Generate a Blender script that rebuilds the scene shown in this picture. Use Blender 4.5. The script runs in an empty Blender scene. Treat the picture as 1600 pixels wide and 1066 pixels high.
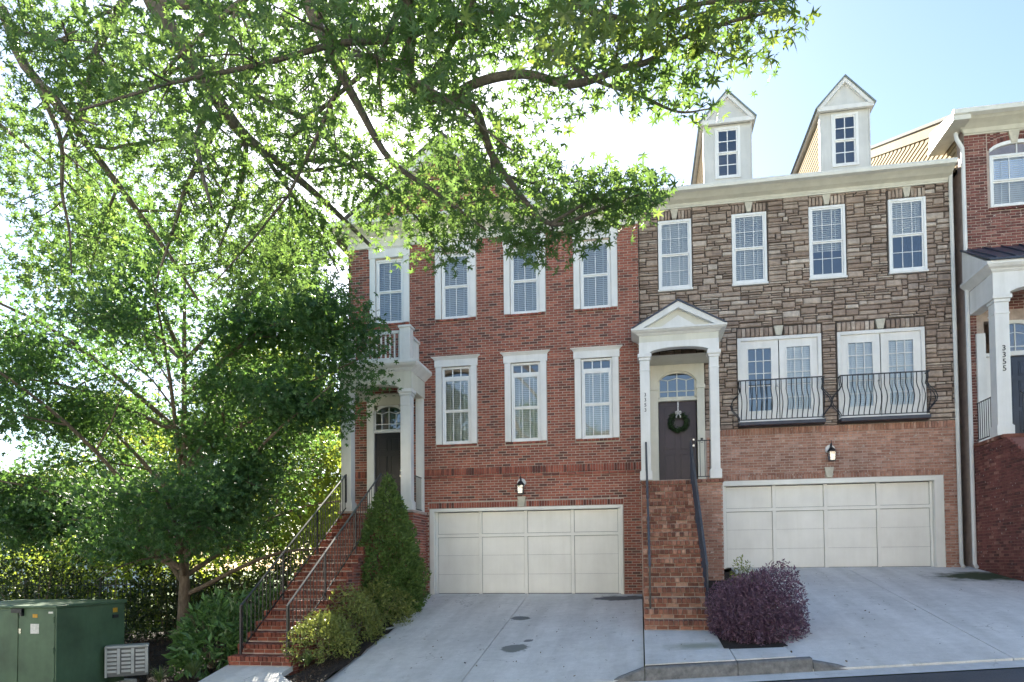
import bpy, math, random
import numpy as np
from mathutils import Vector, Matrix
R = math.radians
rnd = random.Random(7)
rng = np.random.default_rng(11)
scene = bpy.context.scene
col = scene.collection

# ------------------------------------------------------------------ camera
# eye at the origin, X runs along the facades, Y away from the street, Z up
YAW, PITCH, ROLL = R(10.348), R(1.756), R(-0.544)
cam_d = bpy.data.cameras.new("camera")
cam = bpy.data.objects.new("camera", cam_d); col.objects.link(cam)
cam_d.sensor_width = 36.0; cam_d.lens = 36 * 1100 / 1600
cam_d.shift_y = (846.458 - 533) / 1600
cam_d.clip_start = 0.05; cam_d.clip_end = 3000
fwd = Vector((-math.sin(YAW) * math.cos(PITCH), math.cos(YAW) * math.cos(PITCH), math.sin(PITCH)))
rt0 = Vector((math.cos(YAW), math.sin(YAW), 0)); up0 = rt0.cross(fwd)
rt = math.cos(ROLL) * rt0 + math.sin(ROLL) * up0
up = -math.sin(ROLL) * rt0 + math.cos(ROLL) * up0
cam.matrix_world = Matrix(((rt.x, up.x, -fwd.x, 0), (rt.y, up.y, -fwd.y, 0), (rt.z, up.z, -fwd.z, 0), (0, 0, 0, 1)))
scene.camera = cam

# ------------------------------------------------------------------ sky, sun, exposure
SUN_EL, SUN_AZ = R(33.7), R(21.5)            # azimuth measured from +Y towards -X
sun_dir = Vector((-math.sin(SUN_AZ) * math.cos(SUN_EL), math.cos(SUN_AZ) * math.cos(SUN_EL), math.sin(SUN_EL)))
world = bpy.data.worlds.new("World"); scene.world = world; world.use_nodes = True
wn = world.node_tree.nodes; wl = world.node_tree.links
sky = wn.new("ShaderNodeTexSky"); sky.sky_type = 'NISHITA'; sky.sun_disc = False
sky.sun_elevation = SUN_EL; sky.sun_rotation = -SUN_AZ
sky.air_density = 1.0; sky.dust_density = 0.5; sky.ozone_density = 1.5
wl.new(sky.outputs[0], wn["Background"].inputs[0]); wn["Background"].inputs[1].default_value = 0.052
sun_d = bpy.data.lights.new("sun", 'SUN'); sun_d.energy = 5.0; sun_d.angle = R(0.5); sun_d.color = (1.0, 0.93, 0.8)
sun = bpy.data.objects.new("sun", sun_d); col.objects.link(sun)
sun.rotation_euler = sun_dir.to_track_quat('Z', 'Y').to_euler(); sun.location = sun_dir * 60
vs = scene.view_settings; vs.view_transform = 'Standard'; vs.look = 'None'; vs.gamma = 1; vs.exposure = 2.5
vs.use_curve_mapping = False

# ------------------------------------------------------------------ helpers
def proj(p):
    v = Vector(p); d = v.dot(fwd)
    if d < 0.2: return None
    return (800 + 1100 * v.dot(rt) / d, 846.458 - 1100 * v.dot(up) / d, d)

def pix(px, py, y=None, x=None, z=None):
    d = fwd + rt * ((px - 800) / 1100) + up * ((846.458 - py) / 1100)
    k = y / d.y if y is not None else (x / d.x if x is not None else z / d.z)
    return d * k

def tag(o, label=None, cat=None, group=None, kind=None):
    if label: o["label"] = label
    if cat: o["category"] = cat
    if group: o["group"] = group
    if kind: o["kind"] = kind
    return o

def empty(name, loc, label=None, cat=None, group=None):
    o = bpy.data.objects.new(name, None); o.empty_display_size = .2; o.location = loc; col.objects.link(o)
    return tag(o, label, cat, group)

def link(o, parent=None):
    col.objects.link(o)
    if parent is not None:
        o.parent = parent
        p = Vector((0, 0, 0)); q = parent
        while q is not None: p = p + q.location; q = q.parent
        o.location = o.location - p
    return o

def fast_mesh(name, V, F, mat, tones=None, smooth=False):
    """V (n,3) array, F list/array of equal-length faces or list of arrays"""
    V = np.asarray(V, dtype=np.float32)
    groups = F if isinstance(F, list) and len(F) and isinstance(F[0], np.ndarray) else [np.asarray(F)]
    me = bpy.data.meshes.new(name)
    nl = sum(g.size for g in groups); npoly = sum(len(g) for g in groups)
    me.vertices.add(len(V)); me.vertices.foreach_set("co", V.ravel())
    me.loops.add(nl); me.polygons.add(npoly)
    me.loops.foreach_set("vertex_index", np.concatenate([g.ravel() for g in groups]).astype(np.int32))
    starts = []; s = 0
    for g in groups:
        k = g.shape[1]; starts.append(s + np.arange(len(g)) * k); s += g.size
    me.polygons.foreach_set("loop_start", np.concatenate(starts).astype(np.int32))
    if smooth: me.polygons.foreach_set("use_smooth", np.ones(npoly, dtype=bool))
    me.update(calc_edges=True)
    if not smooth: me.shade_flat()
    if tones is not None:
        a = me.attributes.new("tone", 'FLOAT', 'FACE'); a.data.foreach_set("value", np.asarray(tones, dtype=np.float32))
    if mat: me.materials.append(mat)
    return me

class MB:
    def __init__(s): s.v = []; s.f = []
    def poly(s, pts):
        b = len(s.v); s.v += [tuple(p) for p in pts]; s.f.append(list(range(b, b + len(pts)))); return s
    def box(s, x0, x1, y0, y1, z0, z1):
        b = len(s.v)
        s.v += [(x0, y0, z0), (x1, y0, z0), (x1, y1, z0), (x0, y1, z0), (x0, y0, z1), (x1, y0, z1), (x1, y1, z1), (x0, y1, z1)]
        s.f += [[b + i for i in q] for q in ((3, 2, 1, 0), (4, 5, 6, 7), (0, 1, 5, 4), (1, 2, 6, 5), (2, 3, 7, 6), (3, 0, 4, 7))]
        return s
    def prism(s, pts, axis, a0, a1):
        """polygon pts (2-D) extruded along axis: 'x' pts=(y,z); 'y' pts=(x,z); 'z' pts=(x,y)"""
        def mk(p, a): return {'x': (a, p[0], p[1]), 'y': (p[0], a, p[1]), 'z': (p[0], p[1], a)}[axis]
        n = len(pts); b = len(s.v)
        s.v += [mk(p, a0) for p in pts] + [mk(p, a1) for p in pts]
        s.f.append([b + i for i in range(n)]); s.f.append([b + n + i for i in reversed(range(n))])
        for i in range(n):
            j = (i + 1) % n; s.f.append([b + j, b + i, b + n + i, b + n + j])
        return s
    def tube(s, path, rad, n=6, cap=True):
        path = [Vector(p) for p in path]; m = len(path)
        rr = rad if isinstance(rad, (list, tuple)) else [rad] * m
        b = len(s.v); ref = Vector((0.3, 0.7, 0.64))
        for i, p in enumerate(path):
            t = (path[min(i + 1, m - 1)] - path[max(i - 1, 0)]).normalized()
            a = t.cross(ref)
            if a.length < .1: a = t.cross(Vector((1, 0, 0)))
            a.normalize(); c = t.cross(a)
            for k in range(n):
                an = 2 * math.pi * k / n; q = p + (a * math.cos(an) + c * math.sin(an)) * rr[i]; s.v.append(tuple(q))
        for i in range(m - 1):
            for k in range(n):
                k2 = (k + 1) % n; s.f.append([b + i * n + k, b + i * n + k2, b + (i + 1) * n + k2, b + (i + 1) * n + k])
        if cap:
            s.f.append([b + k for k in reversed(range(n))]); s.f.append([b + (m - 1) * n + k for k in range(n)])
        return s
    def lathe(s, c, prof, n=16):
        """prof = [(r,z)...] about vertical axis through c"""
        b = len(s.v)
        for r, z in prof:
            for k in range(n):
                a = 2 * math.pi * k / n; s.v.append((c[0] + r * math.cos(a), c[1] + r * math.sin(a), c[2] + z))
        for i in range(len(prof) - 1):
            for k in range(n):
                k2 = (k + 1) % n; s.f.append([b + i * n + k, b + i * n + k2, b + (i + 1) * n + k2, b + (i + 1) * n + k])
        return s
    def build(s, name, mat, parent=None, smooth=False, bevel=0.0, kind=None, label=None):
        me = bpy.data.meshes.new(name); me.from_pydata(s.v, [], s.f); me.update()
        if smooth: me.polygons.foreach_set("use_smooth", [True] * len(me.polygons))
        if mat: me.materials.append(mat)
        o = link(bpy.data.objects.new(name, me), parent)
        if bevel > 0:
            md = o.modifiers.new("bevel", 'BEVEL'); md.width = bevel; md.segments = 2; md.limit_method = 'ANGLE'; md.angle_limit = R(40)
        return tag(o, label, kind=kind)

# ------------------------------------------------------------------ materials
def new_mat(name):
    m = bpy.data.materials.new(name); m.use_nodes = True
    nt = m.node_tree; return m, nt.nodes, nt.links, nt.nodes["Principled BSDF"]

def noise(n, l, scale, detail=4, rough=.6, coord=None, vec=None):
    t = n.new("ShaderNodeTexNoise"); t.inputs["Scale"].default_value = scale; t.inputs["Detail"].default_value = detail
    t.inputs["Roughness"].default_value = rough
    if vec is None:
        g = n.new("ShaderNodeNewGeometry"); vec = g.outputs["Position"]
    l.new(vec, t.inputs["Vector"]); return t.outputs["Fac"]

def ramp(n, l, src, stops):
    r = n.new("ShaderNodeValToRGB"); cr = r.color_ramp
    while len(cr.elements) < len(stops): cr.elements.new(.5)
    for e, (p, c) in zip(cr.elements, stops):
        e.position = p; e.color = (*c, 1) if len(c) == 3 else c
    l.new(src, r.inputs["Fac"]); return r.outputs["Color"]

def mix(n, l, fac, a, b, mode='MIX'):
    m = n.new("ShaderNodeMix"); m.data_type = 'RGBA'; m.blend_type = mode
    for v, i in ((fac, 0), (a, 6), (b, 7)):
        if isinstance(v, (int, float)): m.inputs[i].default_value = v
        elif isinstance(v, tuple): m.inputs[i].default_value = (*v, 1)
        else: l.new(v, m.inputs[i])
    return m.outputs[2]

def bump(n, l, bsdf, h, strength=.3, dist=.02):
    b = n.new("ShaderNodeBump"); b.inputs["Strength"].default_value = strength; b.inputs["Distance"].default_value = dist
    l.new(h, b.inputs["Height"]); l.new(b.outputs[0], bsdf.inputs["Normal"])

def paint(name, c, rough=.5, var=.08, scale=3.0, bmp=.05, metallic=0, streak=.92):
    m, n, l, b = new_mat(name)
    f = noise(n, l, scale, 5)
    f2 = noise(n, l, scale * 14, 3)
    d = tuple(x * (1 - var * 2) for x in c); e = tuple(min(1, x * (1 + var)) for x in c)
    cc = ramp(n, l, f, [(.3, d), (.7, e)])
    gs = n.new("ShaderNodeNewGeometry"); mp_ = n.new("ShaderNodeMapping"); mp_.inputs["Scale"].default_value = (5, 5, .5); l.new(gs.outputs["Position"], mp_.inputs["Vector"])
    cc = mix(n, l, 1.0, cc, ramp(n, l, noise(n, l, 1.0, 5, .65, vec=mp_.outputs[0]), [(.32, (streak, streak * .997, streak * .985)), (.58, (1.01, 1.01, 1.01))]), 'MULTIPLY')
    l.new(cc, b.inputs["Base Color"]); b.inputs["Roughness"].default_value = rough; b.inputs["Metallic"].default_value = metallic
    if bmp: bump(n, l, b, f2, bmp, .01)
    return m

def tone_mat(name, stops, rough=.85, single=False, grain=14, fleck=None, bmp=.5):
    """masonry piece: colour by piece (object random for single pieces, face attribute for joined ones) + grain"""
    m, n, l, b = new_mat(name)
    if single:
        oi = n.new("ShaderNodeObjectInfo"); t = oi.outputs["Random"]
    else:
        at = n.new("ShaderNodeAttribute"); at.attribute_name = "tone"; t = at.outputs["Fac"]
    c = ramp(n, l, t, stops)
    f = noise(n, l, grain, 6, .7)
    g = ramp(n, l, f, [(.25, (.62, .6, .58)), (.75, (1.22, 1.2, 1.18))])
    c = mix(n, l, 1.0, c, g, 'MULTIPLY')
    f2 = noise(n, l, .9, 3)
    c = mix(n, l, 1.0, c, ramp(n, l, f2, [(.3, (.78, .78, .79)), (.7, (1.15, 1.14, 1.12))]), 'MULTIPLY')
    gs = n.new("ShaderNodeNewGeometry"); ms_ = n.new("ShaderNodeMapping"); ms_.inputs["Scale"].default_value = (3.2, 3.2, .28); l.new(gs.outputs["Position"], ms_.inputs["Vector"])
    c = mix(n, l, 1.0, c, ramp(n, l, noise(n, l, 1.0, 4, .6, vec=ms_.outputs[0]), [(.3, (.8, .8, .8)), (.6, (1.06, 1.06, 1.06))]), 'MULTIPLY')
    if fleck:
        f3 = noise(n, l, 16, 2, .5)
        mk = ramp(n, l, f3, [(fleck[1], (0, 0, 0)), (fleck[1] + .05, (1, 1, 1))])
        c = mix(n, l, mk, c, fleck[0])
    l.new(c, b.inputs["Base Color"]); b.inputs["Roughness"].default_value = rough
    bump(n, l, b, f, bmp, .012)
    return m

H1_ST = [(0, (.12, .055, .048)), (.12, (.17, .068, .055)), (.22, (.27, .088, .064)), (.6, (.345, .112, .078)), (1, (.42, .15, .105))]
H2_ST = [(0, (.34, .17, .125)), (.3, (.43, .225, .165)), (.75, (.49, .27, .2)), (1, (.58, .37, .3))]
H3_ST = [(0, (.12, .05, .046)), (.3, (.19, .068, .06)), (.8, (.24, .086, .074)), (1, (.36, .18, .15))]
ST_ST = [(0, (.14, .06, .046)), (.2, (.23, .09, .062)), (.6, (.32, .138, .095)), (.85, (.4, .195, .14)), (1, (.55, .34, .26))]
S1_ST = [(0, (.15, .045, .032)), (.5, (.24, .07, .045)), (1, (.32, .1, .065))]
STONE_ST = [(0, (.29, .22, .18)), (.3, (.37, .29, .24)), (.6, (.42, .335, .28)), (.85, (.48, .4, .34)), (1, (.58, .51, .45))]
MT = {}
for nm, st, kw in (("brick_red", H1_ST, {}), ("brick_pink", H2_ST, dict(fleck=((.5, .42, .36), .66))), ("brick_maroon", H3_ST, dict(fleck=((.55, .48, .44), .68))),
                   ("brick_stair_tan", ST_ST, {}), ("brick_stair_red", S1_ST, {}), ("stone", STONE_ST, dict(grain=9, bmp=.9))):
    MT[nm] = (tone_mat(nm + "_piece", st, single=True, **kw), tone_mat(nm + "_joined", st, **kw))
mortar_light = paint("mortar_light", (.5, .42, .36), .95, .12, 6, .3)
mortar_mid = paint("mortar_mid", (.5, .4, .35), .95, .12, 6, .3)
mortar_dark = paint("mortar_dark", (.085, .068, .058), .95, .15, 6, .3)
white = paint("white_trim", (.8, .79, .77), .45, .04, 2.2)
cream = paint("cream_trim", (.7, .68, .59), .5, .05, 1.6)
garage_paint = paint("garage_paint", (.83, .815, .76), .42, .04, 1.2, streak=.965)
vinyl = paint("white_vinyl", (.85, .85, .84), .35, .02, 2)
siding_m = paint("tan_siding", (.36, .29, .19), .95, .05, 2)
siding_trim = paint("tan_trim", (.36, .31, .23), .95, .05, 2)
for _m in (siding_m, siding_trim): _m.node_tree.nodes["Principled BSDF"].inputs["Specular IOR Level"].default_value = .08
dormer_roof_m = paint("grey_green_metal", (.2, .24, .23), .45, .1, 3)
dormer_m = paint("dormer_grey_white", (.66, .66, .64), .5, .05, 2)
black_metal = paint("black_metal", (.022, .023, .028), .38, .2, 8, .08)
rail_grey = paint("grey_metal", (.075, .08, .09), .35, .2, 8, .08)  # grey of the top rails carries their greyish highlights in the colour
navy_metal = paint("navy_metal", (.025, .033, .06), .4, .15, 6)
roof_metal = paint("blue_black_roof_metal", (.045, .055, .085), .38, .15, 3)
shingle = paint("grey_shingle", (.11, .105, .1), .9, .25, 10, .4)
door_purple = paint("aubergine_paint", (.042, .024, .036), .38, .15, 2)
door_black = paint("black_door_paint", (.014, .014, .018), .35, .2, 2)
door_navy = paint("navy_door_paint", (.014, .026, .06), .35, .2, 2)
gutter_m = paint("gutter_enamel", (.74, .74, .7), .4, .05, 3)
keystone_m = paint("limestone", (.58, .54, .45), .8, .08, 10, .3)
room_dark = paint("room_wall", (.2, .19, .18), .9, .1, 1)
blind_m = paint("blind_slat", (.86, .87, .85), .5, .03, 2, 0)
box_green = paint("transformer_green", (.085, .15, .085), .42, .2, 1.6, .1)
grey_plastic = paint("grey_plastic", (.4, .42, .42), .55, .1, 4)
brass = paint("nickel", (.55, .54, .5), .25, .1, 4, 0, 1.0)
amber = paint("amber_label", (.6, .33, .03), .5, .15, 40, 0)
paper = paint("paper_label", (.75, .74, .7), .6, .1, 30, 0)
bow_m = paint("silver_ribbon", (.62, .61, .62), .4, .2, 25, 0)
far_white = paint("far_siding", (.66, .68, .7), .7, .05, .4)
far_roof = paint("far_roof", (.3, .28, .27), .9, .1, .6)

def glass_mat():
    m, n, l, b = new_mat("window_glass"); n.remove(b)
    tr = n.new("ShaderNodeBsdfTransparent"); tr.inputs[0].default_value = (.9, .94, .95, 1)
    gl = n.new("ShaderNodeBsdfGlossy"); gl.inputs["Roughness"].default_value = .015; gl.inputs[0].default_value = (.97, .98, 1, 1)
    fr = n.new("ShaderNodeFresnel"); fr.inputs[0].default_value = 2.3
    wob = noise(n, l, 1.3, 2)
    bp = n.new("ShaderNodeBump"); bp.inputs["Strength"].default_value = .03; bp.inputs["Distance"].default_value = .05
    l.new(wob, bp.inputs["Height"]); l.new(bp.outputs[0], gl.inputs["Normal"])
    mx = n.new("ShaderNodeMixShader"); l.new(fr.outputs[0], mx.inputs[0]); l.new(tr.outputs[0], mx.inputs[1]); l.new(gl.outputs[0], mx.inputs[2])
    l.new(mx.outputs[0], n["Material Output"].inputs[0]); return m
glass = glass_mat()

def leaf_mat(name, c, t, mixf=.5, rough=.45, var=.35, single=False):
    """leaf: glossy green face + light passing through; per-leaf variation"""
    m, n, l, b = new_mat(name)
    if single:
        oi = n.new("ShaderNodeObjectInfo"); tv = oi.outputs["Random"]
    else:
        at = n.new("ShaderNodeAttribute"); at.attribute_name = "tone"; tv = at.outputs["Fac"]
    lo = tuple(x * (1 - var) for x in c); hi = tuple(x * (1 + var) for x in c)
    cc = ramp(n, l, tv, [(0, lo), (.8, c), (1, hi)])
    tt = ramp(n, l, tv, [(0, tuple(x * .7 for x in t)), (.8, t), (1, (t[0] * 1.35, t[1] * 1.15, t[2]))])
    l.new(cc, b.inputs["Base Color"]); b.inputs["Roughness"].default_value = rough
    tr = n.new("ShaderNodeBsdfTranslucent"); l.new(tt, tr.inputs[0])
    mx = n.new("ShaderNodeMixShader"); mx.inputs[0].default_value = mixf
    l.new(b.outputs[0], mx.inputs[1]); l.new(tr.outputs[0], mx.inputs[2]); l.new(mx.outputs[0], n["Material Output"].inputs[0])
    return m
oak_leaf = leaf_mat("oak_leaf", (.06, .12, .045), (.2, .335, .07), .46)
oak_leaf_single = leaf_mat("oak_leaf_piece", (.07, .12, .045), (.28, .38, .06), .45, single=True)
maple_leaf = leaf_mat("maple_leaf", (.055, .125, .045), (.16, .31, .06), .42)
back_leaf = leaf_mat("back_leaf", (.07, .13, .03), (.36, .46, .06), .5)
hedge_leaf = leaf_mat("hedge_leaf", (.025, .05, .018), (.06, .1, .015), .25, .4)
arbor_leaf = leaf_mat("arborvitae_leaf", (.13, .22, .055), (.17, .27, .05), .3, .55)
azalea_leaf = leaf_mat("azalea_leaf", (.25, .29, .08), (.32, .37, .07), .3, .4)
laurel_leaf = leaf_mat("laurel_leaf", (.11, .22, .07), (.2, .34, .07), .3, .3)
lirio_leaf = leaf_mat("liriope_leaf", (.17, .24, .09), (.2, .28, .08), .3, .4)
purple_leaf = leaf_mat("purple_leaf", (.21, .125, .18), (.18, .07, .12), .25, .45, .55)
wreath_leaf = leaf_mat("wreath_leaf", (.03, .07, .02), (.05, .09, .02), .25, .45)

def bark_mat(name, a, b_):
    m, n, l, b = new_mat(name)
    g = n.new("ShaderNodeNewGeometry"); mp = n.new("ShaderNodeMapping"); mp.inputs["Scale"].default_value = (1, 1, .25)
    l.new(g.outputs["Position"], mp.inputs["Vector"])
    f = noise(n, l, 22, 6, .7, vec=mp.outputs[0])
    l.new(ramp(n, l, f, [(.3, a), (.7, b_)]), b.inputs["Base Color"]); b.inputs["Roughness"].default_value = .9
    bump(n, l, b, f, .8, .03); return m
bark = bark_mat("oak_bark", (.07, .06, .05), (.17, .15, .125))
bark2 = bark_mat("maple_bark", (.1, .07, .05), (.24, .19, .14))

def concrete_mat(name, stains):
    m, n, l, b = new_mat(name)
    f = noise(n, l, .7, 6, .65); f2 = noise(n, l, 60, 4, .7); f3 = noise(n, l, 5, 5, .7)
    c = ramp(n, l, f, [(.3, (.69, .675, .65)), (.7, (.8, .785, .755))])
    c = mix(n, l, 1.0, c, ramp(n, l, f3, [(.3, (.88, .88, .87)), (.7, (1.05, 1.05, 1.05))]), 'MULTIPLY')
    c = mix(n, l, 1.0, c, ramp(n, l, f2, [(.3, (.9, .9, .9)), (.7, (1.06, 1.06, 1.06))]), 'MULTIPLY')
    g = n.new("ShaderNodeNewGeometry")
    mpw = n.new("ShaderNodeMapping"); mpw.inputs["Scale"].default_value = (2.2, .22, 1); l.new(g.outputs["Position"], mpw.inputs["Vector"])
    c = mix(n, l, 1.0, c, ramp(n, l, noise(n, l, 1.0, 6, .6, vec=mpw.outputs[0]), [(.32, (.84, .84, .83)), (.62, (1.04, 1.04, 1.04))]), 'MULTIPLY')
    vo = n.new("ShaderNodeTexVoronoi"); vo.feature = 'DISTANCE_TO_EDGE'; vo.inputs["Scale"].default_value = .33
    wv = n.new("ShaderNodeVectorMath"); wv.operation = 'ADD'; nz = n.new("ShaderNodeTexNoise"); nz.inputs["Scale"].default_value = 1.7; nz.inputs["Detail"].default_value = 6; l.new(g.outputs["Position"], nz.inputs["Vector"])
    l.new(g.outputs["Position"], wv.inputs[0]); l.new(nz.outputs["Color"], wv.inputs[1]); l.new(wv.outputs[0], vo.inputs["Vector"])
    crk = ramp(n, l, vo.outputs["Distance"], [(0, (.55, .55, .54)), (.0035, (1, 1, 1))]); c = mix(n, l, ramp(n, l, noise(n, l, .5, 2), [(.5, (0, 0, 0)), (.6, (1, 1, 1))]), c, mix(n, l, 1.0, c, crk, 'MULTIPLY'))
    sp = ramp(n, l, noise(n, l, 7, 3, .5), [(.68, (1, 1, 1)), (.74, (.8, .79, .77))]); c = mix(n, l, 1.0, c, sp, 'MULTIPLY')
    for (x, y, rx, ry, colr, soft) in stains:
        mp = n.new("ShaderNodeMapping"); mp.vector_type = 'POINT'
        mp.inputs["Location"].default_value = (-x / rx, -y / ry, 0); mp.inputs["Scale"].default_value = (1 / rx, 1 / ry, 0)
        l.new(g.outputs["Position"], mp.inputs["Vector"])
        ln = n.new("ShaderNodeVectorMath"); ln.operation = 'LENGTH'; l.new(mp.outputs[0], ln.inputs[0])
        ad = n.new("ShaderNodeMath"); ad.operation = 'MULTIPLY_ADD'; ad.inputs[1].default_value = 1.3; 
        l.new(noise(n, l, 3.5, 4, .6), ad.inputs[0]); l.new(ln.outputs["Value"], ad.inputs[2])
        mk = ramp(n, l, ad.outputs[0], [(0, (1, 1, 1)), (.999, (1, 1, 1)), (1, (0, 0, 0))])
        r_ = mk.node.color_ramp; r_.elements[0].position = 0; 
        sc_ = n.new("ShaderNodeMapRange"); sc_.inputs["From Min"].default_value = 1.55 + soft; sc_.inputs["From Max"].default_value = 1.55 - soft
        l.new(ad.outputs[0], sc_.inputs["Value"])
        c = mix(n, l, sc_.outputs[0], c, colr)
    l.new(c, b.inputs["Base Color"]); b.inputs["Roughness"].default_value = .85
    bump(n, l, b, f2, .25, .004); return m
concrete = concrete_mat("driveway_concrete", [(-2.62, 15.35, .26, .2, (.17, .18, .18), .08), (-2.3, 12.9, .3, .3, (.2, .21, .2), .1), (-2.15, 13.4, .1, .1, (.2, .2, .2), .1),
     (-.45, 17.35, .75, .4, (.13, .135, .14), .15), (7.4, 17.0, 1.0, .7, (.05, .07, .03), .3), (.9, 11.9, .5, .25, (.36, .37, .3), .4)])
kerb_m = concrete_mat("kerb_concrete", [])
def kerbdark():
    m, n, l, b = new_mat("weathered_kerb"); f = noise(n, l, 9, 6, .7)
    l.new(ramp(n, l, f, [(.3, (.1, .1, .1)), (.7, (.27, .265, .26))]), b.inputs["Base Color"]); b.inputs["Roughness"].default_value = .9
    bump(n, l, b, f, .3, .01); return m
kerb_dark = kerbdark()
def asphalt_mat():
    m, n, l, b = new_mat("asphalt"); f = noise(n, l, 120, 3, .7); f2 = noise(n, l, .8, 5)
    c = ramp(n, l, f, [(.3, (.045, .047, .052)), (.7, (.15, .152, .16))]); c = mix(n, l, 1.0, c, ramp(n, l, f2, [(.3, (.75, .75, .75)), (.7, (1.15, 1.15, 1.15))]), 'MULTIPLY')
    l.new(c, b.inputs["Base Color"]); b.inputs["Roughness"].default_value = .9; bump(n, l, b, f, .5, .006); return m
asphalt = asphalt_mat()
def soil_mat(name, a, b_, sc):
    m, n, l, b = new_mat(name); f = noise(n, l, sc, 6, .75)
    l.new(ramp(n, l, f, [(.3, a), (.7, b_)]), b.inputs["Base Color"]); b.inputs["Roughness"].default_value = .95; bump(n, l, b, f, 1, .05); return m
mulch_m = soil_mat("dark_mulch", (.012, .009, .008), (.05, .036, .028), 18)
chip_m = soil_mat("mulch_chip", (.03, .02, .015), (.14, .095, .065), 30)
lawn_m = soil_mat("lawn", (.05, .085, .02), (.11, .16, .045), 3)

# ------------------------------------------------------------------ ground
def sstep(a, b, x):
    t = min(1, max(0, (x - a) / (b - a))); return t * t * (3 - 2 * t)
def z_gut(x): return -1.763 + .077 * max(-16, min(16, x))
def z_house(x):
    return -1.78 + (.97) * sstep(-6.6, -5.75, x) + .614 * sstep(.0, 2.0, x) + .5 * sstep(8, 14, x)
def ground_z(x, y):
    if y <= 10.65: return z_gut(x)
    e = z_gut(x) + .16 + .1 * (1 - sstep(-7, -5, x)); t = min(1, (y - 10.65) / 7.35)
    if x < -6: t = sstep(0, 1, t) * .5 + .5 * t
    return e + (z_house(x) - e) * t

def sheet(name, xs, ys, zf, mat, parent=None, kind=None):
    V = np.array([(x, y, zf(x, y)) for y in ys for x in xs]); nx = len(xs)
    F = np.array([(j * nx + i, j * nx + i + 1, (j + 1) * nx + i + 1, (j + 1) * nx + i) for j in range(len(ys) - 1) for i in range(nx - 1)])
    o = link(bpy.data.objects.new(name, fast_mesh(name, V, F, mat, smooth=True)), parent)
    return tag(o, kind=kind)
gx = [-400, -150, -80, -50, -35] + list(np.arange(-28, 28.1, .5)) + [35, 50, 80, 150, 400]
gy = [-400, -150, -60, -30, -20, -12, -6, -2, 2, 6, 9, 10, 10.66] + list(np.arange(11, 19, .5)) + [20, 22, 26, 32, 40, 60, 90, 150, 400]
def far_g(x, y):
    z = ground_z(x, y) - .12
    if -6.2 < x < 14: z -= .45 * sstep(9.8, 10.15, y) * (1 - sstep(18.5, 20, y))
    if y > 20: z -= 1.2 * sstep(20, 45, y)
    return z
tag(sheet("ground", gx, gy, far_g, lawn_m), kind="structure")["label"] = "grass and soil the houses stand on"
tag(sheet("mulch_bed", list(np.arange(-20, -5.29, .3)), list(np.arange(10.7, 18.0, .3)), lambda x, y: ground_z(x, y) - .05 + .04 * math.sin(x * 7 + y * 3) * math.sin(y * 5.3), mulch_m), kind="structure")
tag(sheet("road", [-60, -30, -16, 0, 16, 30, 60], [-2.0, 2, 6, 8, 10.15], lambda x, y: z_gut(x) - .02 + .03 * (1 - abs(y - 4) / 6), asphalt), kind="structure")
tag(sheet("gutter", [-60, -16, 0, 16, 60], [10.15, 10.64], lambda x, y: z_gut(x) + .002 + (y - 10.64) * .02, kerb_m), kind="structure")
tag(sheet("opposite_pavement", [-60, -16, 0, 16, 60], [-4.6, -2.0], lambda x, y: z_gut(x) + .13, kerb_m), kind="structure")

# --- driveways: slabs with recessed joints
def d1_z(x, y):
    e = z_gut(x) + .03; t = (y - 10.65) / 7.35
    z = e + (-.808 - e) * t
    return z + .1 * sstep(-2.0, 0, x) * math.sin(math.pi * min(1, max(0, t)))
def d2_z(x, y):
    e = z_gut(x) + .03; t = (y - 10.65) / 7.816; return e + (-.194 - e) * t
def d1_left(y):
    return -5.72 + .17 * sstep(18, 15.3, y) * 1 + .0 if y > 15.3 else -5.55 + .17 * sstep(15.3, 12.9, y) - .35 * sstep(11.6, 10.65, y)
def slab(name, parent, x0f, x1f, y0, y1, zf, mat, n=12, m=12, thick=.1, jw=.0075, jy=.0035):
    """one concrete slab with a slightly rounded edge, inset by half the joint"""
    V = []; ys = np.linspace(y0 + jy, y1 - jy, m + 1)
    for y in ys:
        a, b = x0f(y) + jw, x1f(y) - jw
        for x in np.linspace(a, b, n + 1): V.append((x, y, zf(x, y)))
    k = n + 1; F = [(j * k + i, j * k + i + 1, (j + 1) * k + i + 1, (j + 1) * k + i) for j in range(m) for i in range(n)]
    ring = [i for i in range(k)] + [j * k + n for j in range(1, m + 1)] + [m * k + i for i in range(n - 1, -1, -1)] + [j * k for j in range(m - 1, 0, -1)]
    b0 = len(V)
    for i in ring: V.append((V[i][0], V[i][1], V[i][2] - thick))
    for q in range(len(ring)):
        q2 = (q + 1) % len(ring); F.append((ring[q], b0 + q, b0 + q2, ring[q2]))
    o = link(bpy.data.objects.new(name, fast_mesh(name, np.array(V), np.array(F), mat)), parent); return o
joint_m = mortar_dark
drv1 = tag(sheet("driveway_bed", list(np.linspace(-5.3, .03, 17)), list(np.linspace(10.66, 17.95, 25)), lambda x, y: d1_z(x, y) - .03, joint_m), kind="structure"); drv1.name = "driveway"
drv1["label"] = "pale concrete driveway below the red brick house"
yj = [10.65, 12.25, 15.5, 18.1]
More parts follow.
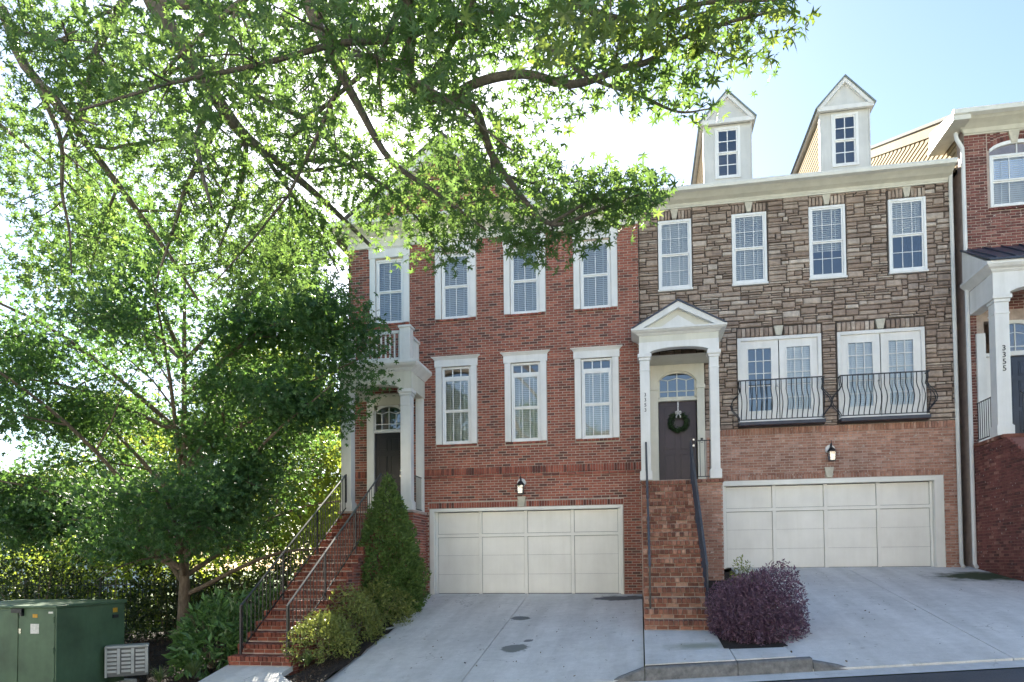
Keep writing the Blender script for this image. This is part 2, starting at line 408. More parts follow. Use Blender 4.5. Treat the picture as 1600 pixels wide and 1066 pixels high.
# cross joints run slightly skew in the photograph; kept square to the house
for a, b in zip(yj[:-1], yj[1:]):
    slab("slab", drv1, d1_left, lambda y: -2.86, a, b, d1_z, concrete)
    slab("slab", drv1, lambda y: -2.86, lambda y: .03, a, b, d1_z, concrete)
drv2 = tag(sheet("driveway_bed", list(np.linspace(2.4, 12, 17)), list(np.linspace(10.66, 18.3, 25)), lambda x, y: d2_z(x, y) - .03, joint_m), kind="structure"); drv2.name = "driveway"
drv2["label"] = "pale concrete driveway below the stone house"
for a, b in zip([10.65, 12.2, 16.15], [12.2, 16.15, 18.6]):
    slab("slab", drv2, lambda y: 2.2 if y < 12.2 else 2.25, lambda y: 4.95, a, b, d2_z, concrete)
    slab("slab", drv2, lambda y: 4.95, lambda y: 8.6, a, b, d2_z, concrete)
    slab("slab", drv2, lambda y: 8.6, lambda y: 12.5, a, b, d2_z, concrete)
def walk_z(x, y):
    e = z_gut(x) + .19; t = (y - 10.65) / 2.55; return e + (-1.25 - e) * min(t, 1.2)
walk = tag(sheet("walkway_bed", [.05, 1, 2.19], [10.8, 12, 13.3], lambda x, y: walk_z(x, y) - .014, joint_m), kind="structure"); walk.name = "walkway"
walk["label"] = "short concrete walkway in front of the tan brick steps"
slab("slab", walk, lambda y: .035, lambda y: 1.36, 10.84, 11.9, walk_z, concrete)
slab("slab", walk, lambda y: .035, lambda y: 1.36, 11.9, 13.3, walk_z, concrete)
slab("slab", walk, lambda y: 1.36, lambda y: 2.2, 10.84, 11.6, walk_z, concrete)
tag(sheet("planter_soil", list(np.linspace(1.275, 2.24, 6)), list(np.linspace(11.61, 18.3, 20)), lambda x, y: walk_z(x, y) + .01 if y < 13.2 else -1.25 + .01 + (y - 13.2) * .19, mulch_m), kind="structure")
kerb = tag(empty("kerb", (0, 10.7, -1.7)), "weathered concrete kerb between the two driveways", kind="structure")
def kerb_piece(xa, xb, ha, hb):
    m = MB(); n = 6
    for i in range(n):
        x0 = xa + (xb - xa) * i / n; x1 = xa + (xb - xa) * (i + 1) / n
        h0 = ha + (hb - ha) * i / n; h1 = ha + (hb - ha) * (i + 1) / n
        prof = lambda x, h: [(x, 10.64, z_gut(x) - .05), (x, 10.655, z_gut(x) + h - .025), (x, 10.685, z_gut(x) + h), (x, 10.835, z_gut(x) + h + .002), (x, 10.835, z_gut(x) - .05)]
        A, B = prof(x0, h0), prof(x1, h1)
        for k in range(4): m.poly([A[k], B[k], B[k + 1], A[k + 1]])
        if i == 0: m.poly(A[::-1])
        if i == n - 1: m.poly(B)
    return m.build("kerb_stone", kerb_dark, kerb)
kerb_piece(.04, 1.355, .19, .19); kerb_piece(1.365, 2.38, .19, .19); kerb_piece(2.39, 2.85, .15, .035); kerb_piece(-.42, .03, .04, .19)
w1 = tag(sheet("walkway_bed", [-8, -6.9], [10.66, 11.9], lambda x, y: ground_z(x, y) - .05, joint_m), kind="structure"); w1.name = "walkway"
w1["label"] = "concrete walkway in front of the long brick stair"
slab("slab", w1, lambda y: -7.55 + .05 * (11.9 - y), lambda y: -6.25 + .75 * sstep(11.6, 10.65, y), 10.66, 11.95, lambda x, y: -1.835 - .16 * (11.88 - y), concrete)

# ------------------------------------------------------------------ masonry
TB_V = None
def brick_template(ch=.12, chz=.2):
    """unit brick: front at y=0 (facing -Y), chamfered; x 0..1, z 0..1, depth to y=1"""
    v = [(0, .25, 0), (1, .25, 0), (1, .25, 1), (0, .25, 1), (.02, 0, .07), (.98, 0, .07), (.98, 0, .93), (.02, 0, .93), (0, 1, 0), (1, 1, 0), (1, 1, 1), (0, 1, 1)]
    f = [(4, 5, 6, 7), (0, 1, 5, 4), (1, 2, 6, 5), (2, 3, 7, 6), (3, 0, 4, 7), (1, 0, 8, 9), (2, 1, 9, 10), (3, 2, 10, 11), (0, 3, 11, 8)]
    return np.array(v, float), np.array(f)
BV, BF = brick_template()
brick_meshes = {}
def emit_pieces(rects, O, u, n, depth, matkey, parent, name, jitter=.002, limit=300, meshv=None):
    """rects: (u0,u1,v0,v1,proud). O origin, u axis, n outward normal. Largest-showing 300 single, the rest joined."""
    O = Vector(O); u = Vector(u); n = Vector(n); w = Vector((0, 0, 1))
    M = np.array([list(u), list(-n), list(w)])       # rows: local x,y,z axes in world
    sc = []
    for r in rects:
        c = O + u * ((r[0] + r[1]) / 2) + w * ((r[2] + r[3]) / 2)
        p = proj(c)
        ok = p and 0 < p[0] < 1600 and 0 < p[1] < 1066 and not (p[0] < 640 and p[1] < 640)
        sc.append(((r[1] - r[0]) * (r[3] - r[2]) / (p[2] ** 2)) if ok else 0)
    order = sorted(range(len(rects)), key=lambda i: -sc[i])
    singles = set(i for i in order[:limit] if sc[i] > 0)
    ms, mj = MT[matkey]
    key = (matkey,)
    if key not in brick_meshes:
        brick_meshes[key] = fast_mesh("brick_shape", BV, BF, ms)
    rot = Matrix((( u.x, -n.x, 0), (u.y, -n.y, 0), (u.z, -n.z, 1))).to_euler()
    JV, JF, JT = [], [], []; k = 0
    for i, r in enumerate(rects):
        du, dv = r[1] - r[0], r[3] - r[2]; pr = r[4] + rnd.uniform(-jitter, jitter)
        base = O + u * r[0] + w * r[2] + n * pr
        if i in singles:
            o = bpy.data.objects.new(name, brick_meshes[key]); o.location = base; o.rotation_euler = rot; o.scale = (du, depth + pr, dv)
            link(o, parent)
        else:
            JV.append((BV * np.array([du, depth + pr, dv])) @ M + np.array(base)); JF.append(BF + k * 12); JT += [rnd.random()] * len(BF); k += 1
    if JV:
        o = bpy.data.objects.new(name + "work", fast_mesh(name + "work", np.concatenate(JV), np.concatenate(JF), mj, JT)); link(o, parent); tag(o, kind="stuff")

def subtract(a, b, holes):
    segs = [(a, b)]
    for h0, h1 in holes:
        out = []
        for s0, s1 in segs:
            if h1 <= s0 or h0 >= s1: out.append((s0, s1)); continue
            if h0 > s0: out.append((s0, h0))
            if h1 < s1: out.append((h1, s1))
        segs = out
    return segs

def course_rects(u0, u1, v0, v1, holes, L=.203, H=.057, J=.0105, spanf=None):
    """running bond; holes = (u0,u1,v0,v1); spanf(v)->(u0,u1) limits a course"""
    out = []; pitch = H + J; nrow = int(round((v1 - v0) / pitch)); pitch = (v1 - v0) / nrow
    for r in range(nrow):
        a = v0 + r * pitch + J / 2; b = a + pitch - J
        hs = [(h[0], h[1]) for h in holes if h[2] < b - .01 and h[3] > a + .01]
        uu0, uu1 = spanf((a + b) / 2) if spanf else (u0, u1)
        for s0, s1 in subtract(uu0, uu1, hs):
            x = math.floor((s0 - u0) / (L + J)) * (L + J) + u0 - (L / 2 + J / 2) * (r % 2)
            while x < s1:
                p, q = max(x, s0 + (J / 2 if s0 > x else 0)), min(x + L, s1 - (J / 2 if x + L > s1 else 0))
                if q - p > .03: out.append((p, q, a, b, .0))
                x += L + J
    return out
def soldier_rects(u0, u1, v0, v1, W=.057, J=.0105, proud=.0, splay=0):
    n = max(1, int(round((u1 - u0) / (W + J)))); p = (u1 - u0) / n
    return [(u0 + i * p + J / 2, u0 + (i + 1) * p - J / 2, v0 + J / 2, v1 - J / 2, proud) for i in range(n)]

def wall_mesh(x0, x1, z0, z1, Y, holes, depth, back=True):
    """front face with rectangular openings and their reveals (plane y=Y, outward -Y)"""
    xs = sorted({x0, x1, *[min(max(h[i], x0), x1) for h in holes for i in (0, 1)]}); zs = sorted({z0, z1, *[min(max(h[i], z0), z1) for h in holes for i in (2, 3)]})
    m = MB()
    for i in range(len(xs) - 1):
        for j in range(len(zs) - 1):
            cx, cz = (xs[i] + xs[i + 1]) / 2, (zs[j] + zs[j + 1]) / 2
            if any(h[0] < cx < h[1] and h[2] < cz < h[3] for h in holes): continue
            m.poly([(xs[i], Y, zs[j]), (xs[i + 1], Y, zs[j]), (xs[i + 1], Y, zs[j + 1]), (xs[i], Y, zs[j + 1])])
    for h in holes:
        a, b, c, d = h
        m.poly([(a, Y, c), (a, Y, d), (a, Y + depth, d), (a, Y + depth, c)]); m.poly([(b, Y, d), (b, Y, c), (b, Y + depth, c), (b, Y + depth, d)])
        m.poly([(a, Y, d), (b, Y, d), (b, Y + depth, d), (a, Y + depth, d)]); m.poly([(b, Y, c), (a, Y, c), (a, Y + depth, c), (b, Y + depth, c)])
    return m

# ------------------------------------------------------------------ windows
def blind(parent, x0, x1, z0, z1, y, tilt=.6, step=.05):
    """slatted blind: real slats, one part"""
    m = MB(); z = z0 + .01; w = .029
    cy, cz = w * math.cos(tilt), w * math.sin(tilt)
    while z < z1 - .02:
        m.poly([(x0, y - cy, z - cz), (x1, y - cy, z - cz), (x1, y + cy, z + cz), (x0, y + cy, z + cz)]); z += step
    for x in (x0 + (x1 - x0) * .2, x0 + (x1 - x0) * .8): m.box(x - .012, x + .012, y - .03, y - .028, z0, z1)
    m.box(x0, x1, y - .02, y + .02, z1 - .04, z1)
    return m.build("blind", blind_m, parent, kind="stuff")

def sash_window(parent, x0, x1, z0, z1, y, cols=3, rows=2, fr=.055, blinds=None, split=.5, transom=0, mat=vinyl, mt=.009, tilt=.6):
    """double-hung window filling x0..x1, z0..z1; outer face of frame at y; parts: frame, two sashes, panes, muntins"""
    w = empty("window", ((x0 + x1) / 2, y, z0)); link_parent(w, parent)
    f = MB(); f.box(x0, x0 + fr, y, y + .09, z0, z1); f.box(x1 - fr, x1, y, y + .09, z0, z1)
    f.box(x0 + fr, x1 - fr, y, y + .09, z1 - fr, z1); f.box(x0 + fr, x1 - fr, y, y + .09, z0, z0 + fr)
    f.build("frame", mat, w, bevel=.006)
    a, b, c, d = x0 + fr, x1 - fr, z0 + fr, z1 - fr
    if transom:
        t0 = d - transom; m = MB(); m.box(a, b, y + .01, y + .08, t0 - .08, t0)
        for i in range(1, cols): xx = a + (b - a) * i / cols; m.box(xx - .014, xx + .014, y + .03, y + .06, t0, d)
        m.build("transom_bar", mat, w)
        MB().poly([(a, y + .05, t0), (b, y + .05, t0), (b, y + .05, d), (a, y + .05, d)]).build("pane", glass, w)
        d = t0 - .08
    mid = c + (d - c) * split
    for lo, hi, dy in ((mid, d, .02), (c, mid, .045)):
        s = .035; m = MB(); yy = y + dy
        m.box(a, a + s, yy, yy + .03, lo, hi); m.box(b - s, b, yy, yy + .03, lo, hi); m.box(a + s, b - s, yy, yy + .03, hi - s, hi); m.box(a + s, b - s, yy, yy + .03, lo, lo + s)
        m.build("sash", mat, w)
        m = MB(); g0, g1, g2, g3 = a + s, b - s, lo + s, hi - s
        for i in range(1, cols): xx = g0 + (g1 - g0) * i / cols; m.box(xx - mt, xx + mt, yy + .004, yy + .022, g2, g3)
        for i in range(1, rows): zz = g2 + (g3 - g2) * i / rows; m.box(g0, g1, yy + .006, yy + .02, zz - mt, zz + mt)
        m.build("muntin", mat, w)
        MB().poly([(g0, yy + .013, g2), (g1, yy + .013, g2), (g1, yy + .013, g3), (g0, yy + .013, g3)]).build("pane", glass, w)
    if blinds:
        lo = c + (d - c) * (1 - blinds); blind(w, a + .01, b - .01, lo, d if not transom else d, y + .13, tilt)
    return w
def link_parent(o, parent):
    if parent is not None:
        p = Vector((0, 0, 0)); q = parent
        while q is not None: p = p + q.location; q = q.parent
        o.parent = parent; o.location = o.location - p
    return o

def crown_mould(m, x0, x1, yb, z0, z1, out, ret=True, steps=((0, .0), (.25, .25), (.45, .35), (.7, .8), (1, 1))):
    """moulding along X that steps out towards -Y with mitred returns"""
    pr = [(t, o) for t, o in steps]
    for (t0, o0), (t1, o1) in zip(pr[:-1], pr[1:]):
        za, zb = z0 + (z1 - z0) * t0, z0 + (z1 - z0) * t1; a, b = out * o0, out * o1; ra, rb = (a, b) if ret else (0, 0)
        m.poly([(x0 - ra, yb - a, za), (x1 + ra, yb - a, za), (x1 + rb, yb - b, zb), (x0 - rb, yb - b, zb)])
        if ret:
            m.poly([(x0 - ra, yb, za), (x0 - ra, yb - a, za), (x0 - rb, yb - b, zb), (x0 - rb, yb, zb)])
            m.poly([(x1 + ra, yb - a, za), (x1 + ra, yb, za), (x1 + rb, yb, zb), (x1 + rb, yb - b, zb)])
    o = out if ret else 0
    m.poly([(x0 - o, yb - out, z1), (x1 + o, yb - out, z1), (x1 + o, yb, z1), (x0 - o, yb, z1)])
    return m

def garage_door(parent, x0, x1, z0, z1, y, fx0, fx1, fz1):
    """frame in the wall opening + sectional door of framed panels"""
    g = link_parent(empty("garage_door", ((x0 + x1) / 2, y, z0)), parent)
    f = MB(); f.box(fx0, x0, y - .02, y + .16, z0, fz1); f.box(x1, fx1, y - .02, y + .16, z0, fz1); f.box(x0, x1, y - .02, y + .16, z1, fz1)
    f.build("frame", garage_paint, g, bevel=.008)
    Y = y + .13; n = 4; pw = (x1 - x0) / n; H = z1 - z0; rail = .085; top = z1 - H * .29
    MB().box(x0, x1, Y + .1, Y + .12, z0 + .012, z1).build("shadow_backing", black_metal, g)  # black sheet behind the panel gaps stands in for their shadow lines
    rows = ((top + rail / 2, z1 - .01), (z0 + H * .47, top - rail / 2), (z0 + H * .24, z0 + H * .47), (z0 + .018, z0 + H * .24))
    for i in range(n):
        a, b = x0 + i * pw, x0 + (i + 1) * pw
        l = a + (rail / 2 if i else .06); r = b - (rail / 2 if i < n - 1 else .06)
        for q, (lo, hi) in enumerate(rows):
            MB().box(l + .007, r - .007, Y + .034, Y + .06, lo + (.008 if q in (0, 3) else .0016), hi - (.008 if q < 2 else .0016)).build("panel", garage_paint, g, bevel=.004)
    for i in range(n + 1):
        xx = x0 + i * pw; l, r = (xx - rail / 2, xx + rail / 2) if 0 < i < n else ((xx + .004, xx + .06) if i == 0 else (xx - .06, xx - .004))
        for lo, hi in ((z0 + .015, top - rail / 2), (top + rail / 2, z1 - .004)):
            MB().box(l, r, Y, Y + .05, lo, hi).build("stile", garage_paint, g, bevel=.004)
    MB().box(x0 + .004, x1 - .004, Y - .002, Y + .05, top - rail / 2 + .001, top + rail / 2 - .001).build("rail", garage_paint, g, bevel=.004)
    MB().box(x0, x1, Y - .01, Y + .05, z0 - .002, z0 + .014).build("seal", black_metal, g)
    return g

def panel_door(parent, x0, x1, z0, z1, y, mat):
    d = link_parent(empty("door", ((x0 + x1) / 2, y, z0)), parent)
    W, H = x1 - x0, z1 - z0
    MB().box(x0, x1, y, y + .045, z0, z1).build("leaf", mat, d)
    for (a, b) in ((.13, .44), (.56, .87)):
        for (c, e) in ((.05, .37), (.42, .72), (.78, .94)):
            px0, px1, pz0, pz1 = x0 + W * a, x0 + W * b, z0 + H * c, z0 + H * e
            m = MB(); m.prism([(px0, pz0), (px1, pz0), (px1, pz1), (px0, pz1)], 'y', y - .002, y - .006)
            i = .035; b0 = len(m.v)
            m.box(px0 + i, px1 - i, y - .016, y - .004, pz0 + i, pz1 - i)
            for bar in ((px0, px1, pz0, pz0 + .018), (px0, px1, pz1 - .018, pz1), (px0, px0 + .018, pz0 + .018, pz1 - .018), (px1 - .018, px1, pz0 + .018, pz1 - .018)):
                m.box(bar[0], bar[1], y - .013, y - .003, bar[2], bar[3])
            m.build("panel", mat, d, bevel=.004)
    for zz, rr in ((z0 + H * .46, .03), (z0 + H * .53, .026)):
        m = MB(); m.tube([(x1 - .07, y - .003, zz), (x1 - .07, y - .03, zz), (x1 - .07, y - .06, zz)], [.016, .016, rr], 10); m.build("handle", brass, d, smooth=False)
    return d

def fan_light(parent, x0, x1, z0, zs, zt, y, fmat=white, cols=4):
    """arched transom over a door: frame ring, glass and radiating bars"""
    w = link_parent(empty("fanlight", ((x0 + x1) / 2, y, z0)), parent)
    N = 16; cx = (x0 + x1) / 2; hw = (x1 - x0) / 2
    def top(x, off=0):
        t = (x - cx) / (hw + off); return zs + (zt + off - zs) * math.sqrt(max(0, 1 - (t * .92) ** 2)) - (zt - zs) * .0
    xs = [x0 + (x1 - x0) * i / N for i in range(N + 1)]
    MB().poly([(x0, y + .03, z0), (x1, y + .03, z0)] + [(x, y + .03, top(x)) for x in reversed(xs)]).build("pane", glass, w)
    m = MB(); m.box(x0, x1, y, y + .05, z0 - .05, z0 + .02)
    for a, b in zip(xs[:-1], xs[1:]):
        m.prism([(a, top(a) - .03), (b, top(b) - .03), (b, top(b) + .07), (a, top(a) + .07)], 'y', y, y + .05)
    m.box(x0 - .03, x0 + .03, y, y + .05, z0, top(x0)); m.box(x1 - .03, x1 + .03, y, y + .05, z0, top(x1))
    m.build("frame", fmat, w)
    m = MB(); zc = z0 + (zs - z0) * .5
    for i in range(1, cols): xx = x0 + (x1 - x0) * i / cols; m.box(xx - .011, xx + .011, y + .015, y + .04, z0, (zs + (zt - zs) * .35) if i != cols // 2 else top(xx))
    m.box(x0, x1, y + .016, y + .039, zc - .011, zc + .011)
    zq = zs + (zt - zs) * .35
    for s in (-1, 1):
        m.tube([(cx, y + .028, zq + .06), (cx + s * hw * .5, y + .028, zq), (cx + s * hw * .94, y + .028, zs + (zt - zs) * .5)], .012, 5)
    m.build("muntin", fmat, w); return w

def column(parent, x0, x1, y0, z0, z1, mat=white, name="column"):
    c = link_parent(empty(name, ((x0 + x1) / 2, y0, z0)), parent); d = x1 - x0; e = .03
    MB().box(x0, x1, y0, y0 + d, z0 + .24, z1 - .16).build("shaft", mat, c, bevel=.012)
    MB().box(x0 - e, x1 + e, y0 - e, y0 + d + e, z0, z0 + .22).box(x0 - .012, x1 + .012, y0 - .012, y0 + d + .012, z0 + .22, z0 + .245).build("base", mat, c, bevel=.008)
    MB().box(x0 - .012, x1 + .012, y0 - .012, y0 + d + .012, z1 - .42, z1 - .39).build("necking", mat, c, bevel=.006)
    m = MB().box(x0 - .02, x1 + .02, y0 - .02, y0 + d + .02, z1 - .16, z1 - .09); m.box(x0 - .05, x1 + .05, y0 - .05, y0 + d + .05, z1 - .09, z1)
    m.build("capital", mat, c, bevel=.008); return c

def arch_panel(x0, x1, y0, y1, zs, zr, ztop, a0, a1, N=14):
    """beam with a segmental arch cut between a0..a1"""
    m = MB(); cx = (a0 + a1) / 2; hw = (a1 - a0) / 2
    f = lambda x: zs + (zr - zs) * math.sqrt(max(0, 1 - ((x - cx) / hw) ** 2 * .9)) if a0 <= x <= a1 else zs
    xs = [x0, a0] + [a0 + (a1 - a0) * i / N for i in range(1, N)] + [a1, x1]
    for a, b in zip(xs[:-1], xs[1:]):
        za, zb = (zs, zs) if b <= a0 + 1e-6 or a >= a1 - 1e-6 else (f(a), f(b))
        m.prism([(a, za), (b, zb), (b, ztop), (a, ztop)], 'y', y0, y1)
    return m

def railing(parent, name, A, B, h, n, mat_bar, mat_top, r=.008, top=(.045, .02), posts=(), bottom=True, drop=.06):
    """straight sloped railing from A to B (rail foot line), balusters as own parts"""
    A, B = Vector(A), Vector(B); g = link_parent(empty(name, A), parent)
    upv = Vector((0, 0, h)); d = (B - A); s = Vector((d.y, -d.x, 0)).normalized()
    def bar(P, Q, w, t):
        m = MB(); P, Q = Vector(P), Vector(Q); pts = []
        for X in (P, Q):
            for a, b in ((-1, -1), (1, -1), (1, 1), (-1, 1)): pts.append(X + s * (a * w / 2) + Vector((0, 0, b * t / 2)))
        m.v = [tuple(p) for p in pts]; m.f = [[0, 1, 2, 3], [7, 6, 5, 4]] + [[i, i + 4, (i + 1) % 4 + 4, (i + 1) % 4] for i in range(4)]; return m
    bar(A + upv, B + upv, *top).build("top_rail", mat_top, g, bevel=.004)
    if bottom: bar(A + Vector((0, 0, drop)), B + Vector((0, 0, drop)), .025, .02).build("bottom_rail", mat_bar, g)
    for i in range(n):
        t = (i + .5) / n; P = A + d * t
        MB().tube([P + Vector((0, 0, drop if bottom else -.02)), P + upv], r, 4, cap=False).build("baluster", mat_bar, g)
    for t in posts:
        P = A + d * t; m = MB(); m.box(P.x - .018, P.x + .018, P.y - .018, P.y + .018, P.z - .12, P.z + h); m.build("post", mat_bar, g)
    return g

def lantern(x, y, z, label):
    """wall lantern: round pale back plate, hooked arm, four-sided glass body with bulb"""
    g = empty("wall_lantern", (x, y, z), label, "lantern", "lanterns over the garage doors")
    m = MB(); m.tube([(x, y - .005, z + .3), (x, y - .03, z + .3)], [.115, .105], 20); m.build("back_plate", white, g)
    m = MB(); m.tube([(x, y - .02, z + .3), (x, y - .09, z + .42), (x, y - .15, z + .43), (x, y - .17, z + .36), (x, y - .17, z + .3)], .013, 6)
    m.tube([(x, y - .15, z + .43), (x, y - .14, z + .5), (x, y - .1, z + .5)], .008, 5); m.build("arm", black_metal, g)
    m = MB(); m.lathe((x, y - .17, z), [(.02, .33), (.05, .31), (.1, .24), (.115, .225), (.1, .22)], 4)
    cx, cy = x, y - .17
    for sx, sy in ((1, 1), (1, -1), (-1, 1), (-1, -1)):
        m.tube([(cx + sx * .062, cy + sy * .062, z), (cx + sx * .078, cy + sy * .078, z + .22)], .009, 4)
    m.box(cx - .07, cx + .07, cy - .07, cy + .07, z - .015, z + .008); m.box(cx - .085, cx + .085, cy - .085, cy + .085, z + .215, z + .228)
    m.build("cage", black_metal, g)
    m = MB()
    for k in range(4):
        a = [(-1, -1), (1, -1), (1, 1), (-1, 1)]; p, q = a[k], a[(k + 1) % 4]
        m.poly([(cx + p[0] * .06, cy + p[1] * .06, z + .008), (cx + q[0] * .06, cy + q[1] * .06, z + .008), (cx + q[0] * .076, cy + q[1] * .076, z + .215), (cx + p[0] * .076, cy + p[1] * .076, z + .215)])
    m.build("pane", glass, g)
    MB().lathe((cx, cy, z + .01), [(.012, 0), (.018, .06), (.028, .09), (.022, .14), (.002, .16)], 10).build("bulb", white, g, smooth=True)
    return g

def keystone(parent, x, y, z0, z1, w0, w1, mat=keystone_m, out=.05):
    MB().prism([(x - w0 / 2, z0), (x + w0 / 2, z0), (x + w1 / 2, z1), (x - w1 / 2, z1)], 'y', y - out, y + .05).build("keystone", mat, parent, bevel=.006)

def digits(parent, text, x, y, z, size, step, mat):
    for i, ch in enumerate(text):
        cu = bpy.data.curves.new("numeral", 'FONT'); cu.body = ch; cu.size = size; cu.extrude = .004; cu.align_x = 'CENTER'
        t = bpy.data.objects.new("numeral", cu); col.objects.link(t)
        me = bpy.data.meshes.new_from_object(t.evaluated_get(bpy.context.evaluated_depsgraph_get())); bpy.data.objects.remove(t)
        me.materials.clear(); me.materials.append(mat)
        o = bpy.data.objects.new("numeral", me); o.rotation_euler = (R(90), 0, 0); o.location = (x, y, z - i * step); link(o, parent)

D1, D2, D3 = 18.0, 18.466, 18.2
# ================================================================== red brick house
H1 = empty("townhouse", (-3.9, D1, -.81), "red brick townhouse with white window casings and a front gable", "house", "townhouses in the row")
x0, x1 = -7.79, .05
W1 = [(-5.31, -4.194), (-3.437, -2.338), (-1.601, -.485)]
holes1 = [(a + .16, b - .16, 3.17, 5.24) for a, b in W1] + [(a + .16, b - .16, 6.53, 8.3) for a, b in W1 + [(-7.16, -6.04)]]
holes1 += [(-5.5, -.43, -.9, 1.455), (-7.05, -6.24, 1.36, 4.3)]
wall = wall_mesh(x0, x1, -1.9, 8.62, D1 + .012, holes1, .3).build("wall", mortar_light, H1)
m = MB()                                                      # gable field, sides and back close the house
m.poly([(x0, D1 + .012, 8.62), (x1, D1 + .012, 8.62), (x1, D1 + .012, 9.0), (x0, D1 + .012, 9.0)])
m.poly([(x1, D1 + .012, -1.9), (x1, 29, -1.9), (x1, 29, 9.1), (x1, D1 + .012, 9.1)]); m.poly([(x0, 29, -1.9), (x0, D1 + .012, -1.9), (x0, D1 + .012, 9.1), (x0, 29, 9.1)])
m.poly([(x1, 29, -1.9), (x0, 29, -1.9), (x0, 29, 9.1), (x1, 29, 9.1)])
m.build("side_wall", mortar_mid, H1)
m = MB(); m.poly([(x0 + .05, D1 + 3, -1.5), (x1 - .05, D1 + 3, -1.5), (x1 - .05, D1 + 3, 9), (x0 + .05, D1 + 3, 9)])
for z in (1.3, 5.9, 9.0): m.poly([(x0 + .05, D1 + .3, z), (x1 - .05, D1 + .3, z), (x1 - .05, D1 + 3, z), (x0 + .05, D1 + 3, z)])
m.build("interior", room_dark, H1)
BX0 = (x0, D1, 0)
bh = [(h[0] - .0, h[1] + .0, h[2], h[3]) for h in holes1]
bh1 = [(a - .01, b + .01, 3.1, 5.5) for a, b in W1] + [(a - .01, b + .01, 6.46, 8.7) for a, b in W1 + [(-7.16, -6.04)]] + [(-5.52, -.41, -1, 1.62), (-7.25, -6.05, 1.3, 4.6)]
sh = lambda L: [(h[0] - x0, h[1] - x0, h[2], h[3]) for h in L]
rects = course_rects(0, x1 - x0, -1.05, 2.25, sh(bh1)) + course_rects(0, x1 - x0, 2.53, 8.62, sh(bh1))
rects += [(a, b, c, d, .018) for p_, q_ in ((0, .54), (1.74, x1 - x0)) for a, b, c, d, e in soldier_rects(p_, q_, 2.33, 2.53)]
rects += [(a, b, c, d, .03) for a, b, c, d, e in course_rects(0, x1 - x0, 2.25, 2.33, [(.54, 1.74, 2, 3)], H=.07)]
rects += [(a, b, c, d, .004) for a, b, c, d, e in soldier_rects(.0 - 5.52 - x0, -3.14 - x0, 1.462, 1.62)] + [(a, b, c, d, .004) for a, b, c, d, e in soldier_rects(-2.9 - x0, -.41 - x0, 1.462, 1.62)]
for a, b in W1: rects += [(p, q, r, s, .045) for p, q, r, s, e in soldier_rects(a - x0 + .01, b - x0 - .01, 3.1, 3.165, W=.09)]
for a, b in W1 + [(-7.16, -6.04)]: rects += [(p, q, r, s, .045) for p, q, r, s, e in soldier_rects(a - x0 + .01, b - x0 - .01, 6.46, 6.525, W=.09)]
emit_pieces(rects, BX0, (1, 0, 0), (0, -1, 0), .1, "brick_red", wall, "brick")
# gable above the eaves
gx0, gx1, gap = -7.95, -2.1, (-5.03, 11.35)
gb = course_rects(0, gx1 - gx0, 8.98, 11.2, [], spanf=lambda v: ((v - 8.9) / .77 + .1, gx1 - gx0 - (v - 8.9) / .77 - .1))
gpart = MB().poly([(gx0 + .2, D1 + .01, 8.95), (gx1 - .2, D1 + .01, 8.95), (gap[0], D1 + .01, 11.15)]).build("gable", mortar_light, H1)
emit_pieces(gb, (gx0, D1, 0), (1, 0, 0), (0, -1, 0), .1, "brick_red", gpart, "brick", limit=0)
m = MB()
for s, xe in ((1, gx0), (-1, gx1)):
    p = [(xe - s * .2, 9.02), (gap[0], gap[1]), (gap[0], gap[1] - .28), (xe - s * .2 + s * .36, 9.02)]
    m.prism(p if s > 0 else p[::-1], 'y', D1 - .28, D1 + .02)
m.build("rake_board", white, H1)
m = MB()
for s, xe in ((1, gx0), (-1, gx1)):
    p = [(xe - s * .34, 9.0), (gap[0], gap[1] + .08), (gap[0], gap[1] + .012), (xe - s * .26, 9.0)]
    m.prism(p if s > 0 else p[::-1], 'y', D1 - .36, D1 + 5.6)
m.build("gable_roof", shingle, H1)
MB().poly([(x0 - .3, D1 - .45, 9.22), (x1 + .02, D1 - .45, 9.22), (x1 + .02, 24, 11.7), (x0 - .3, 24, 11.7)]).poly([(x0 - .3, 24, 11.7), (x1 + .02, 24, 11.7), (x1 + .02, 29.4, 9.2), (x0 - .3, 29.4, 9.2)]).build("roof", shingle, H1)
m = MB().box(x0, x1, D1 - .03, D1 + .02, 8.62, 8.93); crown_mould(m, x0, x1, D1 - .03, 8.93, 9.1, .34); m.build("cornice", cream, H1)
MB().box(x0 - .4, x1 - .0, D1 - .5, D1 - .37, 9.1, 9.22).build("gutter", gutter_m, H1, bevel=.02)
for i, (a, b) in enumerate(W1 + [(-7.16, -6.04)]):
    # upper window: flat casings, header board
    w = sash_window(H1, a + .165, b - .165, 6.53, 8.3, D1 + .03, cols=2 if i < 3 else 2, rows=1, blinds=1.0, tilt=1.02)
    m = MB().box(a, a + .16, D1 - .035, D1 + .03, 6.53, 8.33); m.box(b - .16, b, D1 - .035, D1 + .03, 6.53, 8.33); m.build("casing", white, w, bevel=.006)
    m = MB().box(a - .02, b + .02, D1 - .045, D1 + .03, 8.33, 8.56); crown_mould(m, a - .02, b + .02, D1 - .046, 8.56, 8.617, .05); m.build("header", white, w)
for a, b in W1:
    w = sash_window(H1, a + .165, b - .165, 3.17, 5.235, D1 + .03, cols=3, rows=1, blinds=1.0, transom=.2, tilt=1.02)
    m = MB().box(a, a + .16, D1 - .035, D1 + .03, 3.17, 5.24); m.box(b - .16, b, D1 - .035, D1 + .03, 3.17, 5.24); m.build("casing", white, w, bevel=.006)
    m = MB().box(a - .03, b + .03, D1 - .045, D1 + .03, 5.24, 5.42); crown_mould(m, a - .03, b + .03, D1 - .046, 5.42, 5.5, .08); m.build("header", white, w)
